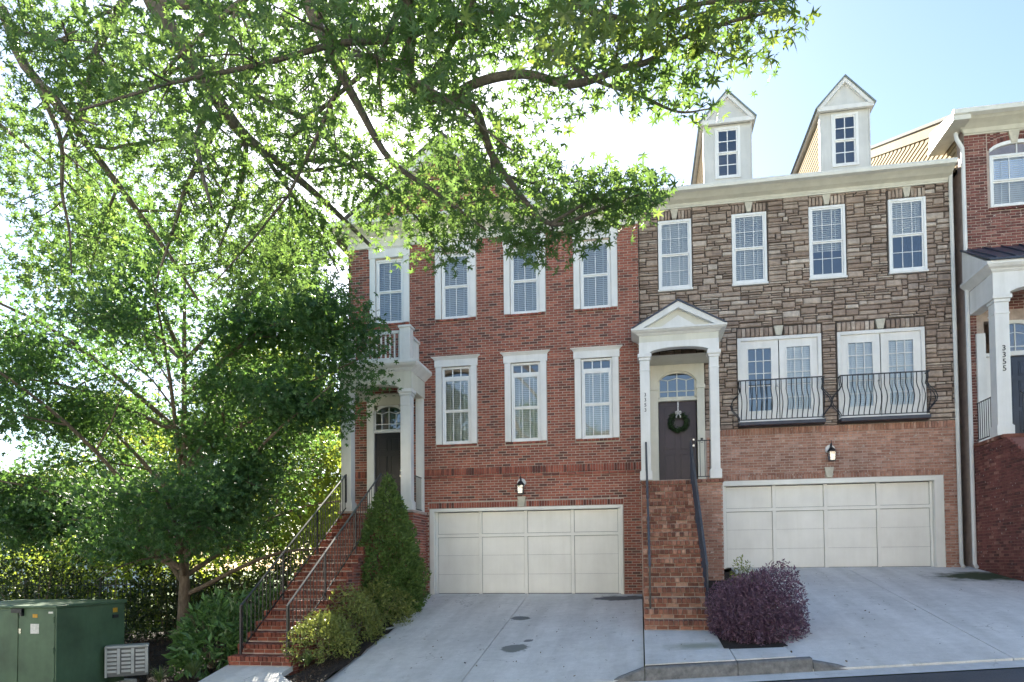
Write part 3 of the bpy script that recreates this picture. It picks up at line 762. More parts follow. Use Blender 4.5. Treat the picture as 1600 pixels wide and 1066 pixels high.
garage_door(H1, -5.38, -.5, -.808, 1.375, D1, -5.5, -.43, 1.455)
keystone(H1, -3.02, D1, 1.47, 1.73, .13, .22)
# porch with balcony
P1 = link_parent(empty("porch", (-6.6, 16.85, 1.36)), H1); yp = 16.85
column(P1, -7.5, -7.23, yp, 1.36, 4.42); column(P1, -5.91, -5.64, yp, 1.36, 4.42)
m = arch_panel(-7.53, -5.61, yp - .01, yp + .27, 4.42, 4.56, 4.86, -7.2, -5.94)
m.box(-5.88, -5.62, yp + .27, D1, 4.42, 4.86); m.box(-7.52, -7.26, yp + .27, D1, 4.42, 4.86); m.build("entablature", cream, P1)
m = MB(); crown_mould(m, -7.53, -5.61, yp - .012, 4.86, 5.04, .2)
m.poly([(-5.61, yp, 4.86), (-5.61, D1, 4.86), (-5.54, D1, 4.93), (-5.54, yp - .07, 4.93)]); m.poly([(-5.54, yp - .07, 4.93), (-5.54, D1, 4.93), (-5.41, D1, 5.04), (-5.41, yp - .2, 5.04)])
m.box(-7.73, -5.41, yp - .21, D1 - .04, 5.042, 5.11); m.build("cornice", white, P1)
for a in (-7.52, -5.92): MB().box(a, a + .28, yp - .02, yp + .26, 5.11, 5.98).box(a - .03, a + .31, yp - .05, yp + .29, 5.98, 6.04).build("post", white, P1, bevel=.01)
bal = link_parent(empty("balustrade", (-6.6, yp, 5.11)), P1)
MB().box(-7.24, -5.92, yp + .08, yp + .16, 5.88, 5.95).box(-5.82, -5.74, yp + .26, D1, 5.88, 5.95).build("hand_rail", white, bal)
MB().box(-7.24, -5.92, yp + .09, yp + .15, 5.2, 5.26).box(-5.81, -5.75, yp + .26, D1, 5.2, 5.26).build("foot_rail", white, bal)
for i in range(11): MB().box(-7.19 + i * .12, -7.155 + i * .12, yp + .1, yp + .14, 5.26, 5.88).build("baluster", white, bal)
for i in range(7): MB().box(-5.8, -5.76, yp + .34 + i * .12, yp + .375 + i * .12, 5.26, 5.88).build("baluster", white, bal)
MB().box(-7.25, -7.05, D1 - .05, D1 + .03, 1.36, 4.42).box(-6.24, -6.05, D1 - .05, D1 + .03, 1.36, 4.42).box(-7.05, -6.24, D1 - .03, D1 + .06, 3.55, 3.62).build("door_surround", white, P1, bevel=.01)
MB().box(-5.86, -5.64, D1 - .08, D1 - .001, 1.36, 4.42).build("pilaster", white, P1, bevel=.01)
panel_door(H1, -7.05, -6.24, 1.36, 3.55, D1 + .06, door_black)
fan_light(H1, -7.05, -6.24, 3.63, 3.95, 4.3, D1 + .02)
MB().poly([(-7.25, D1 - .02, 4.3), (-6.05, D1 - .02, 4.3), (-6.05, D1 - .02, 4.6), (-7.25, D1 - .02, 4.6)]).build("tympanum", cream, P1)
pb = MB().box(-7.53, -5.61, yp + .1, D1 - .01, -1.8, 1.30).box(-7.56, -5.58, yp - .05, D1 - .012, 1.305, 1.36).build("porch_base", mortar_mid, P1)
sx = [(p, q, r, s, 0) for p, q, r, s, e in course_rects(0, 1.92, -1.5, 1.3, [])]
emit_pieces(sx, (-7.53, yp + .09, 0), (1, 0, 0), (0, -1, 0), .05, "brick_red", pb, "brick", limit=0)
sx = course_rects(0, 1.05, -1.5, 1.3, [])
emit_pieces(sx, (-5.6, yp + .1, 0), (0, 1, 0), (1, 0, 0), .05, "brick_red", pb, "brick", limit=60)
railing(P1, "guard_rail", (-5.7, yp + .3, 1.36), (-5.7, D1 - .1, 1.36), .92, 8, black_metal, black_metal, top=(.03, .02))

# ================================================================== stone house
H2 = empty("townhouse", (3.8, D2, -.19), "brown stone townhouse with two dormers and iron window balconies", "house", "townhouses in the row")
x0, x1 = .06, 7.56
WU = [(.564, 1.404), (2.405, 3.25), (4.26, 5.115), (6.107, 6.956)]
DR = [(2.488, 4.493), (4.867, 6.855)]
hol = [(a + .01, b - .01, 7.03, 8.81) for a, b in WU] + [(a + .01, b - .01, 3.46, 5.64) for a, b in DR] + [(2.02, 7.183, -.3, 2.02), (.5, 1.47, 1.975, 4.88)]
wall = wall_mesh(x0, x1, -1.4, 9.3, D2 + .025, hol, .3).build("wall", mortar_dark, H2)
m = MB(); m.poly([(x1, D2 + .02, -1.4), (x1, 30, -1.4), (x1, 30, 9.4), (x1, D2 + .02, 9.4)]); m.poly([(x0, 30, -1.4), (x0, D2 + .02, -1.4), (x0, D2 + .02, 9.4), (x0, 30, 9.4)]); m.poly([(x1, 30, -1.4), (x0, 30, -1.4), (x0, 30, 9.4), (x1, 30, 9.4)])
m.build("side_wall", mortar_mid, H2)
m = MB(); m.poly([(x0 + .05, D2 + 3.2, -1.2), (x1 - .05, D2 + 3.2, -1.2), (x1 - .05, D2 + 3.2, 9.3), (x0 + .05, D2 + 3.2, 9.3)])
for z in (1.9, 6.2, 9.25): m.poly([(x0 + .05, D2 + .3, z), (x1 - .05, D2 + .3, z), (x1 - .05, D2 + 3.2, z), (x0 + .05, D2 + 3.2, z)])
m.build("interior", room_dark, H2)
# lower brick
bwall = MB().poly([(x0, D2 + .012, -1.35), (2.02, D2 + .012, -1.35), (2.02, D2 + .012, 1.95), (x0, D2 + .012, 1.95)]).poly([(1.5, D2 + .012, 1.95), (2.02, D2 + .012, 1.95), (2.02, D2 + .012, 3.34), (1.5, D2 + .012, 3.34)]).poly([(2.02, D2 + .012, 2.02), (7.183, D2 + .012, 2.02), (7.183, D2 + .012, 3.34), (2.02, D2 + .012, 3.34)]).poly([(7.183, D2 + .012, -1.35), (x1, D2 + .012, -1.35), (x1, D2 + .012, 3.34), (7.183, D2 + .012, 3.34)]).build("lower_wall", mortar_mid, H2)
bh2 = sh2 = [(2.02 - x0, 7.19 - x0, -1, 2.16), (.3 - x0, 1.7 - x0, 1.9, 3.4)]
rects = course_rects(0, x1 - x0, -.9, 3.16, bh2) + [(a, b, c, d, .012) for a, b, c, d, e in soldier_rects(1.95 - x0, x1 - x0, 3.16, 3.34)]
rects += [(a, b, c, d, .004) for a, b, c, d, e in soldier_rects(2.02 - x0, 4.51 - x0, 2.03, 2.16)] + [(a, b, c, d, .004) for a, b, c, d, e in soldier_rects(4.7 - x0, 7.19 - x0, 2.03, 2.16)]
emit_pieces(rects, (x0, D2, 0), (1, 0, 0), (0, -1, 0), .08, "brick_pink", bwall, "brick")
# ledge stones: coursed rubble, thin split pieces
def stone_rects(U, V0, V1, holes):
    """uneven ashlar: greedy packing of random blocks on a fine grid, so courses break"""
    cw, ch = .062, .0585; nu, nv = int(round(U / cw)), int(round((V1 - V0) / ch)); cw, ch = U / nu, (V1 - V0) / nv
    free = np.ones((nv, nu), bool)
    for q in holes:
        a, b, c, d = int(round(q[0] / cw)), int(round(q[1] / cw)), int(round((q[2] - V0) / ch)), int(round((q[3] - V0) / ch))
        free[max(0, c):max(0, d), max(0, a):max(0, b)] = False
    out = []
    for r in range(nv):
        for c in range(nu):
            if not free[r, c]: continue
            h = rnd.choice([1, 1, 1, 1, 2, 2, 2, 3]); w = rnd.randint(3, 9) if h < 3 else rnd.randint(4, 7)
            if h == 1: w = rnd.randint(3, 9)
            while h > 1 and (r + h > nv or not free[r + h - 1, c]): h -= 1
            k = 0
            while k < w and c + k < nu and free[r:r + h, c + k].all() and free[r:r + h, c + k].shape[0] == h: k += 1
            if k < 2 and h > 1: h = 1
            k2 = k
            while k2 < k + 2 and c + k2 < nu and free[r:r + h, c + k2].all(): k2 += 1
            if k2 == k + 1: k = k2
            k = max(1, k); free[r:r + h, c:c + k] = False; out.append((c * cw, (c + k) * cw, V0 + r * ch, V0 + (r + h) * ch))
    return out
hs = [(a - x0 - .005, b - x0 + .005, 6.98, 9.1) for a, b in WU] + [(a - x0 - .01, b - x0 + .01, 3.3, 5.9) for a, b in DR] + [(.25 - x0, 1.68 - x0, 3.3, 5.3)]
st = stone_rects(x1 - x0, 3.345, 9.14, hs)
for a, b in WU:
    c = (a + b) / 2 - x0; w = .42
    for q0, q1 in ((a - x0 - .05 + .05, c - .09), (c + .09, b - x0)):
        n = 4; st += [(q0 + (q1 - q0) * i / n, q0 + (q1 - q0) * (i + 1) / n, 8.865, 9.1) for i in range(n)]
for a, b in DR:
    c = (a + b) / 2 - x0
    for q0, q1 in ((a - x0 - .005, c - .13), (c + .13, b - x0 + .005)):
        n = 8; st += [(q0 + (q1 - q0) * i / n, q0 + (q1 - q0) * (i + 1) / n, 5.655, 5.895) for i in range(n)]
def emit_stones(st, O, parent):
    ms, mj = MT["stone"]; sc = [(s[1] - s[0]) * (s[3] - s[2]) for s in st]
    vis = [i for i in range(len(st)) if not (st[i][0] + O[0] < 1.9 and st[i][2] < 6.0)]
    singles = set(sorted(vis, key=lambda i: -sc[i])[:300]); JV, JF, JT = [], [], []; k = 0
    for i, s in enumerate(st):
        g = .004; a, b, c, d = s[0] + g, s[1] - g, s[2] + g, s[3] - g; j = lambda q=.006: rnd.uniform(-q, q)
        fr = [(a + .004 + j(), c + .004 + j()), (b - .004 + j(), c + .004 + j()), (b - .004 + j(), d - .004 + j()), (a + .004 + j(), d - .004 + j())]
        p = rnd.uniform(.0, .035); t = .012
        mx, mz = (a + b) / 2 + j(.03), (c + d) / 2 + j(.01)
        V = [(x, .02 - p + .012, z) for x, z in fr] + [(x + (mx - x) * .1 , j(.006) - p, z + (mz - z) * .22) for x, z in fr] + [(mx, -p - rnd.uniform(0, .012), mz)] + [(x, .07, z) for x, z in fr]
        F = [(0, 1, 5, 4), (1, 2, 6, 5), (2, 3, 7, 6), (3, 0, 4, 7), (9, 10, 1, 0), (10, 11, 2, 1), (11, 12, 3, 2), (12, 9, 0, 3)]
        T = [(4, 5, 8), (5, 6, 8), (6, 7, 8), (7, 4, 8)]
        V = np.array(V)
        if i in singles:
            o = bpy.data.objects.new("stone", fast_mesh("stone", V - np.array([a, 0, c]), [np.array(F), np.array(T)], ms)); o.location = (O[0] + a, O[1], c); link(o, parent)
        else:
            tri = [t for q in F for t in ((q[0], q[1], q[2]), (q[0], q[2], q[3]))] + T
            JV.append(V + np.array([O[0], O[1], 0])); JF.append(np.array(tri) + k); k += len(V); JT += [rnd.random()] * len(tri)
    o = bpy.data.objects.new("stonework", fast_mesh("stonework", np.concatenate(JV), np.concatenate(JF), mj, JT)); link(o, parent); tag(o, kind="stuff")
emit_stones(st, (x0, D2), wall)
for i, (a, b) in enumerate(WU):
    w = sash_window(H2, a, b, 7.04, 8.84, D2 - .035, cols=3, rows=2, fr=.06, blinds=[1.0, 1.0, .62, .5][i], tilt=[1.2, 1.05, 1.0, 1.1][i], mt=.007)
    MB().box(a - .02, b + .02, D2 - .06, D2 + .03, 6.985, 7.038).build("sill", white, w, bevel=.006)
    keystone(H2, (a + b) / 2, D2, 8.87, 9.12, .1, .2)
for i, (a, b) in enumerate(DR):
    w = link_parent(empty("french_window", ((a + b) / 2, D2, 3.46)), H2); y = D2 - .03; f = .085
    MB().box(a, a + f, y, y + .12, 3.46, 5.645).box(b - f, b, y, y + .12, 3.46, 5.645).box(a + f, b - f, y, y + .12, 5.56, 5.645).build("frame", white, w, bevel=.008)
    mid = (a + b) / 2
    for l, r in ((a + f, mid - .012), (mid + .012, b - f)):
        g0, g1 = (l + r) / 2 - .275, (l + r) / 2 + .275; gz0, gz1 = 3.78, 5.36; yy = y + .05
        lf = link_parent(empty("door_leaf", ((l + r) / 2, yy, 3.47)), w)
        MB().box(l, g0 - .03, yy, yy + .04, 3.47, 5.56).box(g1 + .03, r, yy, yy + .04, 3.47, 5.56).box(g0 - .03, g1 + .03, yy, yy + .04, gz1 + .03, 5.56).box(g0 - .03, g1 + .03, yy, yy + .04, 3.47, gz0 - .03).build("stile", white, w)
        m = MB().box(g0 - .03, g0, yy - .012, yy + .05, gz0 - .03, gz1 + .03).box(g1, g1 + .03, yy - .012, yy + .05, gz0 - .03, gz1 + .03).box(g0, g1, yy - .012, yy + .05, gz1, gz1 + .03).box(g0, g1, yy - .012, yy + .05, gz0 - .03, gz0)
        for k in (1, 2): xx = g0 + (g1 - g0) * k / 3; m.box(xx - .009, xx + .009, yy - .008, yy + .03, gz0, gz1)
        for k in range(1, 5): zz = gz0 + (gz1 - gz0) * k / 5; m.box(g0, g1, yy - .006, yy + .028, zz - .009, zz + .009)
        m.build("muntin", white, w)
        MB().poly([(g0, yy + .012, gz0), (g1, yy + .012, gz0), (g1, yy + .012, gz1), (g0, yy + .012, gz1)]).build("pane", glass, w)
        if not (i == 0 and l < mid - .5 and r < mid): blind(w, g0 - .02, g1 + .02, gz0, gz1, yy + .1, 1.15)
        bpy.data.objects.remove(lf)
    MB().tube([(mid - .07, y + .05, 4.38), (mid - .07, y + .0, 4.38), (mid - .07, y - .02, 4.38)], [.012, .012, .026], 8).build("knob", brass, w)
    keystone(H2, mid, D2, 5.66, 5.9, .13, .23)
    # juliet balcony
    lb = ["wavy black iron balcony at the french window nearer the arched porch", "wavy black iron balcony at the french window nearer the downspouts"][i]
    bc = empty("juliet_balcony", (mid, D2, 3.4), lb, "balcony", "iron balconies on the stone house")
    yf = D2 - .27; L, Rr = a - .02, b - .0
    MB().box(L, Rr, yf - .02, D2 - .04, 3.37, 3.455).build("ledge", navy_metal, bc, bevel=.006); MB().box(L + .03, Rr - .03, yf, D2 - .04, 3.457, 3.475).build("ledge_top", white, bc)
    belly = [(0, 3.5), (.0, 3.56), (.06, 3.66), (.15, 3.79), (.175, 3.9), (.13, 4.03), (.03, 4.15), (-.02, 4.25), (0, 4.36), (0, 4.49)]
    n = 17
    for k in range(n):
        xx = L + .05 + (Rr - L - .1) * k / (n - 1)
        MB().tube([(xx, yf + .02 - o, z) for o, z in belly], .0115, 4, cap=False).build("baluster", black_metal, bc)
    for s, xe in ((-1, L + .02), (1, Rr - .02)):
        for q in range(2):
            MB().tube([(xe + s * o * 1.15, yf + .06 + q * .12, z) for o, z in belly], .0115, 4, cap=False).build("baluster", black_metal, bc)
    MB().box(L, Rr, yf, yf + .035, 4.485, 4.51).box(L, L + .03, yf + .035, D2 - .02, 4.485, 4.51).box(Rr - .03, Rr, yf + .035, D2 - .02, 4.485, 4.51).build("top_rail", black_metal, bc)
    MB().box(L + .01, Rr - .01, yf + .005, yf + .03, 3.5, 3.52).build("bottom_rail", black_metal, bc)
garage_door(H2, 2.103, 6.983, -.194, 1.9, D2, 2.03, 7.183, 2.02)
keystone(H2, 4.605, D2, 2.04, 2.3, .13, .22)
# cornice, gutter, roof, dormers
m = MB().box(x0 + .0, x1 - .06, D2 - .03, D2 + .02, 9.14, 9.26); crown_mould(m, x0, x1 - .06, D2 - .032, 9.18, 9.36, .33, ret=False, steps=((0, .02), (.3, .12), (.55, .5), (.8, .75), (1, 1)))
m.box(x0, x1 - .06, D2 - .36, D2, 9.362, 9.372); m.build("cornice", cream, H2)
MB().prism([(D2 - .36, 9.36), (D2 - .47, 9.38), (D2 - .49, 9.44), (D2 - .49, 9.48), (D2 - .36, 9.48)], 'x', x0, x1 - .06).build("gutter", gutter_m, H2)
MB().poly([(x0, D2 - .42, 9.43), (x1, D2 - .42, 9.43), (x1, 25, 12.5), (x0, 25, 12.5)]).poly([(x0, 25, 12.5), (x1, 25, 12.5), (x1, 30.5, 9.5), (x0, 30.5, 9.5)]).build("roof", shingle, H2)
for k, (a, b) in enumerate(((1.853, 3.045), (4.805, 5.981))):
    d = link_parent(empty("dormer", ((a + b) / 2, 19.3, 9.8)), H2); y = 19.3; ze = 11.72; apex = 12.5; cx = (a + b) / 2; yb = 24.6
    wx0, wx1, wz0, wz1 = cx - .33, cx + .33, 10.24, 11.64
    wall_mesh(a, b, 9.75, ze, y, [(wx0, wx1, wz0, wz1)], .06).build("front", dormer_m, d)
    nb = 14
    for s, xx in ((-1, a), (1, b)):
        MB().poly([(xx, y, 9.75), (xx, yb, 9.75), (xx, yb, ze), (xx, y, ze)]).build("cheek", siding_m, d)
        for i in range(nb):
            z0_ = 9.9 + (ze - 9.9) * i / nb; z1_ = 9.9 + (ze - 9.9) * (i + 1) / nb
            ys = y + .09; ye = min(yb, 18.05 + (z1_ - 9.43) / .4665 + .3)
            if ye > ys + .1: MB().prism([(xx + s * .022, z0_), (xx + s * .004, z1_), (xx, z1_), (xx, z0_)], 'y', ys, ye).build("siding_board", siding_m, d)
        MB().box(min(xx, xx + s * .03), max(xx, xx + s * .03), y - .02, y + .09, 9.75, ze).build("corner_board", dormer_m, d)
    sash_window(d, wx0, wx1, wz0, wz1, y - .03, cols=2, rows=2, fr=.07, mt=.012)
    MB().box(a + .1, b - .1, y + .9, y + .92, 9.7, ze).build("back_panel", room_dark, d)
    m = MB(); o = .1
    m.prism([(a - .02, ze + .05), (b + .02, ze + .05), (cx, apex - .06)], 'y', y - .06, y + .02); m.build("pediment", dormer_m, d)
    m = MB().box(a - o, b + o, y - .14, y - .06, ze - .03, ze + .08)
    for s, xe in ((1, a - o - .02), (-1, b + o + .02)):
        p = [(xe, ze + .04), (cx, apex + .02), (cx, apex - .1), (xe + s * .13, ze + .04)]; m.prism(p if s > 0 else p[::-1], 'y', y - .15, y - .05)
    m.box(a - o, a, y - .06, yb, ze - .02, ze + .05); m.box(b, b + o, y - .06, yb, ze - .02, ze + .05); m.build("eave_trim", white, d)
    m = MB()
    for s, xe in ((1, a - o - .05), (-1, b + o + .05)):
        p = [(xe, ze + .05), (cx, apex + .075), (cx, apex + .03), (xe + s * .03, ze + .02)]; m.prism(p if s > 0 else p[::-1], 'y', y - .18, yb + .8)
    m.build("dormer_roof", dormer_roof_m, d)
# porch
P2 = link_parent(empty("porch", (1, 17.3, 1.97)), H2); yp = 17.3
c2 = column(P2, .045, .28, yp, 1.975, 5.06); column(P2, 1.685, 1.9, yp, 1.975, 5.06)
m = arch_panel(.03, 1.915, yp - .005, yp + .22, 5.06, 5.19, 5.34, .3, 1.665); m.build("arch", white, P2)
m = MB().box(.035, 1.91, yp + .012, yp + .22, 5.342, 5.5); m.box(.04, .26, yp + .22, D2 - .04, 5.06, 5.5).box(1.68, 1.9, yp + .22, D2 - .04, 5.06, 5.5); m.build("entablature", cream, P2)
m = MB(); crown_mould(m, .03, 1.915, yp + .01, 5.5, 5.6, .17)
m.poly([(1.915, yp, 5.5), (1.915, D2 - .04, 5.5), (2.085, D2 - .04, 5.6), (2.085, yp - .16, 5.6)]); m.poly([(.03, D2 - .5, 5.5), (.03, yp, 5.5), (-.14, yp - .16, 5.6), (-.14, D2 - .5, 5.6)])
m.box(-.15, 2.095, yp - .17, D2 - .5, 5.602, 5.645); m.box(.06, 2.09, D2 - .5, D2 - .04, 5.602, 5.645); m.build("cornice", white, P2)
cx, za, zb = .972, 6.25, 5.648
m = MB()
for s, xe in ((1, -.13), (-1, 2.075)):
    p = [(xe, zb), (cx, za), (cx, za - .15), (xe + s * .26, zb)]; m.prism(p if s > 0 else p[::-1], 'y', yp - .15, yp + .05)
m.build("pediment_rake", white, P2); MB().poly([(.05, yp - .0, zb), (1.9, yp - .0, zb), (cx, yp - .0, za - .1)]).build("pediment", cream, P2)
m = MB().prism([(.52, zb + .005), (1.42, zb + .005), (cx, zb + .3)], 'y', yp - .03, yp - .002); m.build("pediment_panel", white, P2)
m = MB()
for s, xe in ((1, -.16), (-1, 2.105)):
    p = [(xe, zb + .005), (cx, za + .05), (cx, za + .005), (xe + s * .06, zb + .005)]; m.prism(p if s > 0 else p[::-1], 'y', yp - .18, D2 - .5 if s > 0 else D2 - .06)
m.build("porch_roof", roof_metal, P2)
m = MB(); m.poly([(.1, D2 - .5, zb + .1), (cx, D2 - .5, za + .03), (cx, D2 - .05, za + .03), (.1, D2 - .05, zb + .1)]); m.build("roof_back", roof_metal, P2)
MB().box(.2, .5, D2 - .07, D2 + .02, 1.975, 4.42).box(1.47, 1.66, D2 - .07, D2 + .02, 1.975, 4.42).box(.18, .52, D2 - .09, D2 + .02, 4.42, 4.52).box(1.45, 1.68, D2 - .09, D2 + .02, 4.42, 4.52).box(.5, 1.47, D2 - .03, D2 + .1, 4.13, 4.2).build("door_surround", cream, P2, bevel=.008)
m = arch_panel(.2, 1.66, D2 - .05, D2 + .02, 4.52, 4.9, 5.06, .5, 1.47); m.build("arch_surround", cream, P2)
m = MB().poly([(.28, yp + .2, 5.06), (1.68, yp + .2, 5.06), (1.68, D2 - .04, 5.06), (.28, D2 - .04, 5.06)]); m.build("porch_ceiling", cream, P2)
panel_door(H2, .52, 1.445, 1.975, 4.13, D2 + .08, door_purple)
fan_light(H2, .52, 1.445, 4.22, 4.55, 4.88, D2 + .0, cream)
MB().box(1.54, 1.6, D2 - .085, D2 - .07, 3.02, 3.14).box(1.55, 1.59, D2 - .089, D2 - .085, 3.05, 3.09).build("doorbell", black_metal, P2)
MB().box(1.547, 1.593, D2 - .092, D2 - .086, 3.03, 3.085).build("doorbell_face", paper, P2)
digits(P2, "3353", .165, yp - .012, 4.02, .12, .125, rail_grey)
pb = MB().box(1.27, 1.935, yp + .045, D2 - .03, -1.2, 1.9).box(.03, 1.27, yp + .26, D2 - .03, -1.2, 1.9).build("porch_base", mortar_light, P2)
emit_pieces(course_rects(0, .67, -1.1, 1.87, []), (1.275, yp + .03, 0), (1, 0, 0), (0, -1, 0), .05, "brick_pink", pb, "brick", limit=100)
emit_pieces([(a, b, c, d, .02) for a, b, c, d, e in soldier_rects(0, .7, 1.875, 1.975, W=.09)], (1.265, yp + .0, 0), (1, 0, 0), (0, -1, 0), .3, "brick_stair_tan", pb, "brick")
emit_pieces(course_rects(0, 1.05, -1.1, 1.87, []), (1.945, yp + .05, 0), (0, 1, 0), (1, 0, 0), .05, "brick_pink", pb, "brick", limit=0)
MB().box(.03, 1.94, yp + .02, D2 - .03, 1.955, 1.972).build("porch_floor", mortar_mid, P2)
g = railing(P2, "guard_rail", (1.27, yp + .1, 1.975), (1.72, yp + .1, 1.975), .93, 4, black_metal, black_metal, top=(.03, .025))
MB().tube([(7.5, D2 - .1, 9.38), (7.5, D2 - .08, 9.2), (7.5, D2 - .07, 9.0), (7.5, D2 - .07, -.1), (7.5, D2 - .16, -.19)], .045, 8).build("downspout", gutter_m, H2)

# ================================================================== maroon brick house
H3 = empty("townhouse", (9.5, D3, -.1), "maroon brick townhouse with a white columned porch, numbered 3355", "house", "townhouses in the row")
x0, x1 = 7.74, 15.0
hol = [(8.27, 9.45, 8.3, 9.55), (8.05, 9.3, 2.69, 5.6)]
wall = wall_mesh(x0, x1, -1.2, 10.3, D3 + .012, hol, .3).build("wall", mortar_mid, H3)
rects = course_rects(0, 3.4, -.3, 10.1, [(8.22 - x0, 9.5 - x0, 8.2, 10.12), (7.9 - x0, 9.6 - x0, 2.6, 5.8)])
cx = 8.86
for i in range(18):
    t0 = -.62 + 1.24 * i / 18; t1 = t0 + 1.24 / 18; zz = 9.56 + .24 * math.sqrt(max(0, 1 - ((t0 + .035) / .66) ** 2))
    rects.append((cx + t0 - x0 + .004, cx + t1 - x0 - .004, zz, min(zz + .21, 10.09), .003))
    for q in range(4):
        zq = zz + .22 + q * .068
        if zq < 10.05: rects.append((cx + t0 - x0, cx + t1 - x0, zq, zq + .057, 0))
emit_pieces(rects, (x0, D3, 0), (1, 0, 0), (0, -1, 0), .1, "brick_maroon", wall, "brick")
emit_pieces(soldier_rects(0, 1.3, 0, .07, W=.09, proud=.04), (8.22, D3, 8.22), (1, 0, 0), (0, -1, 0), .1, "brick_maroon", wall, "brick")
m = MB(); m.poly([(x0, 26, -1.2), (x0, D3 + .012, -1.2), (x0, D3 + .012, 10.6), (x0, 26, 10.6)]); m.poly([(x1, D3, -1.2), (x1, 26, -1.2), (x1, 26, 10.6), (x1, D3, 10.6)]); m.poly([(x1, 26, -1.2), (x0, 26, -1.2), (x0, 26, 10.6), (x1, 26, 10.6)])
m.poly([(x0 + .1, D3 + 2.5, 0), (x1, D3 + 2.5, 0), (x1, D3 + 2.5, 10.2), (x0 + .1, D3 + 2.5, 10.2)]); m.build("side_wall", mortar_mid, H3)
w = sash_window(H3, 8.27, 9.45, 8.3, 9.55, D3 - .02, cols=3, rows=1, blinds=1.0, tilt=1.15)
m = MB(); N = 14; xs = [8.27 + 1.18 * i / N for i in range(N + 1)]; top = lambda x: 9.55 + .26 * math.sqrt(max(0, 1 - ((x - 8.86) / .63) ** 2))
for a, b in zip(xs[:-1], xs[1:]): m.prism([(a, top(a) - .02), (b, top(b) - .02), (b, top(b) + .06), (a, top(a) + .06)], 'y', D3 - .03, D3 + .05)
m.box(8.85, 8.87, D3 - .01, D3 + .02, 9.55, 9.8); m.build("arch_frame", vinyl, w)
MB().poly([(8.27, D3 + .01, 9.55), (9.45, D3 + .01, 9.55)] + [(x, D3 + .01, top(x)) for x in reversed(xs)]).build("pane", glass, w)
keystone(H3, 8.8, D3, 9.8, 10.08, .13, .24)
m = MB().box(x0, x1, D3 - .03, D3 + .02, 10.09, 10.2); crown_mould(m, x0, x1, D3 - .032, 10.12, 10.34, .38, steps=((0, .05), (.35, .2), (.6, .5), (.8, .8), (1, 1)))
m.build("cornice", cream, H3)
MB().prism([(D3 - .42, 10.33), (D3 - .52, 10.36), (D3 - .54, 10.46), (D3 - .42, 10.46)], 'x', x0 - .42, x1).build("gutter", gutter_m, H3)
# gable end above the stone house: lap boards, rake board, soffit
gy0, gy1 = 18.6, 25.2; rz = lambda y: 10.75 + (y - 18.3) * .455
MB().poly([(x0 + .0, gy0, 9.4), (x0, gy1, 9.4), (x0, gy1, rz(gy1)), (x0, gy0, rz(gy0))]).build("gable_wall", siding_m, H3)
gw = H3
nb = 26
for i in range(nb):
    z0_ = 9.5 + i * .15; z1_ = z0_ + .15; ya = max(gy0, 18.3 + (z1_ - 10.75) / .455 + .65)
    if ya < gy1 - .2: MB().prism([(x0 - .03, z0_), (x0 - .006, z1_), (x0 + .002, z1_), (x0 + .002, z0_)], 'y', ya, gy1).build("siding_board", siding_m, H3)
MB().prism([(gy0, rz(gy0) - .36), (gy1, rz(gy1) - .36), (gy1, rz(gy1) + .02), (gy0, rz(gy0) + .02)], 'x', x0 - .06, x0 + .01).build("rake_board", siding_trim, H3)
MB().prism([(D3 - .5, 10.4), (gy1 + .2, rz(gy1) + .02), (gy1 + .2, rz(gy1) + .1), (D3 - .5, 10.48)], 'x', x0 - .12, x1).build("roof", shingle, H3)
m = MB().box(x0 - .42, x0 - .05, D3 - .5, D3 + 1.0, 10.22, 10.33); m.prism([(D3 - .5, 10.34), (D3 + 1.0, 10.34), (D3 + .9, 10.75), (D3 - .5, 10.42)], 'x', x0 - .4, x0 - .13); m.build("eave_return", cream, H3)
MB().tube([(x0 - .2, D3 - .05, 10.15), (x0 - .2, D3 - .1, 9.98), (x0 - .08, D3 - .09, 9.75), (x0 - .06, D3 - .06, 9.5), (x0 - .06, D3 - .06, -.12), (x0 - .06, D3 - .16, -.2)], .045, 8).build("downspout", white, H3)
P3 = link_parent(empty("porch", (9, 17.0, 2.69)), H3); yp = 17.0
c3 = column(P3, 7.74, 8.03, yp, 2.69, 5.8); column(P3, 10.0, 10.3, yp, 2.69, 5.8)
m = arch_panel(7.72, 10.32, yp - .005, yp + .26, 5.8, 6.0, 6.3, 8.06, 9.98); m.box(7.73, 7.98, yp + .26, D3, 5.75, 6.3); m.build("entablature", white, P3)
m = MB(); crown_mould(m, 7.72, 10.32, yp, 6.3, 6.44, .16); m.poly([(7.72, D3, 6.3), (7.72, yp, 6.3), (7.56, yp - .16, 6.44), (7.56, D3, 6.44)]); m.box(7.55, 10.5, yp - .17, D3 - .01, 6.442, 6.5); m.build("cornice", white, P3)
MB().prism([(yp - .2, 6.502), (D3, 6.502), (D3, 7.3), (yp + .1, 6.62)], 'x', 7.62, 10.4).build("roof_side", white, P3)
m = MB().prism([(yp - .22, 6.51), (D3 + .02, 7.32), (D3 + .02, 7.36), (yp - .22, 6.55)], 'x', 7.58, 10.45)
for i in range(8):
    xx = 7.7 + i * .38; m.prism([(yp - .22, 6.55), (D3 + .01, 7.36), (D3 + .01, 7.395), (yp - .22, 6.585)], 'x', xx, xx + .02)
m.build("porch_roof", roof_metal, P3)
digits(c3, "3355", 7.9, yp - .01, 4.56, .17, .15, black_metal)
MB().box(7.86, 8.05, D3 - .06, D3 + .01, 2.69, 5.3).box(9.3, 9.5, D3 - .06, D3 + .01, 2.69, 5.3).box(8.05, 9.3, D3 - .02, D3 + .06, 4.75, 4.83).build("door_surround", white, P3)
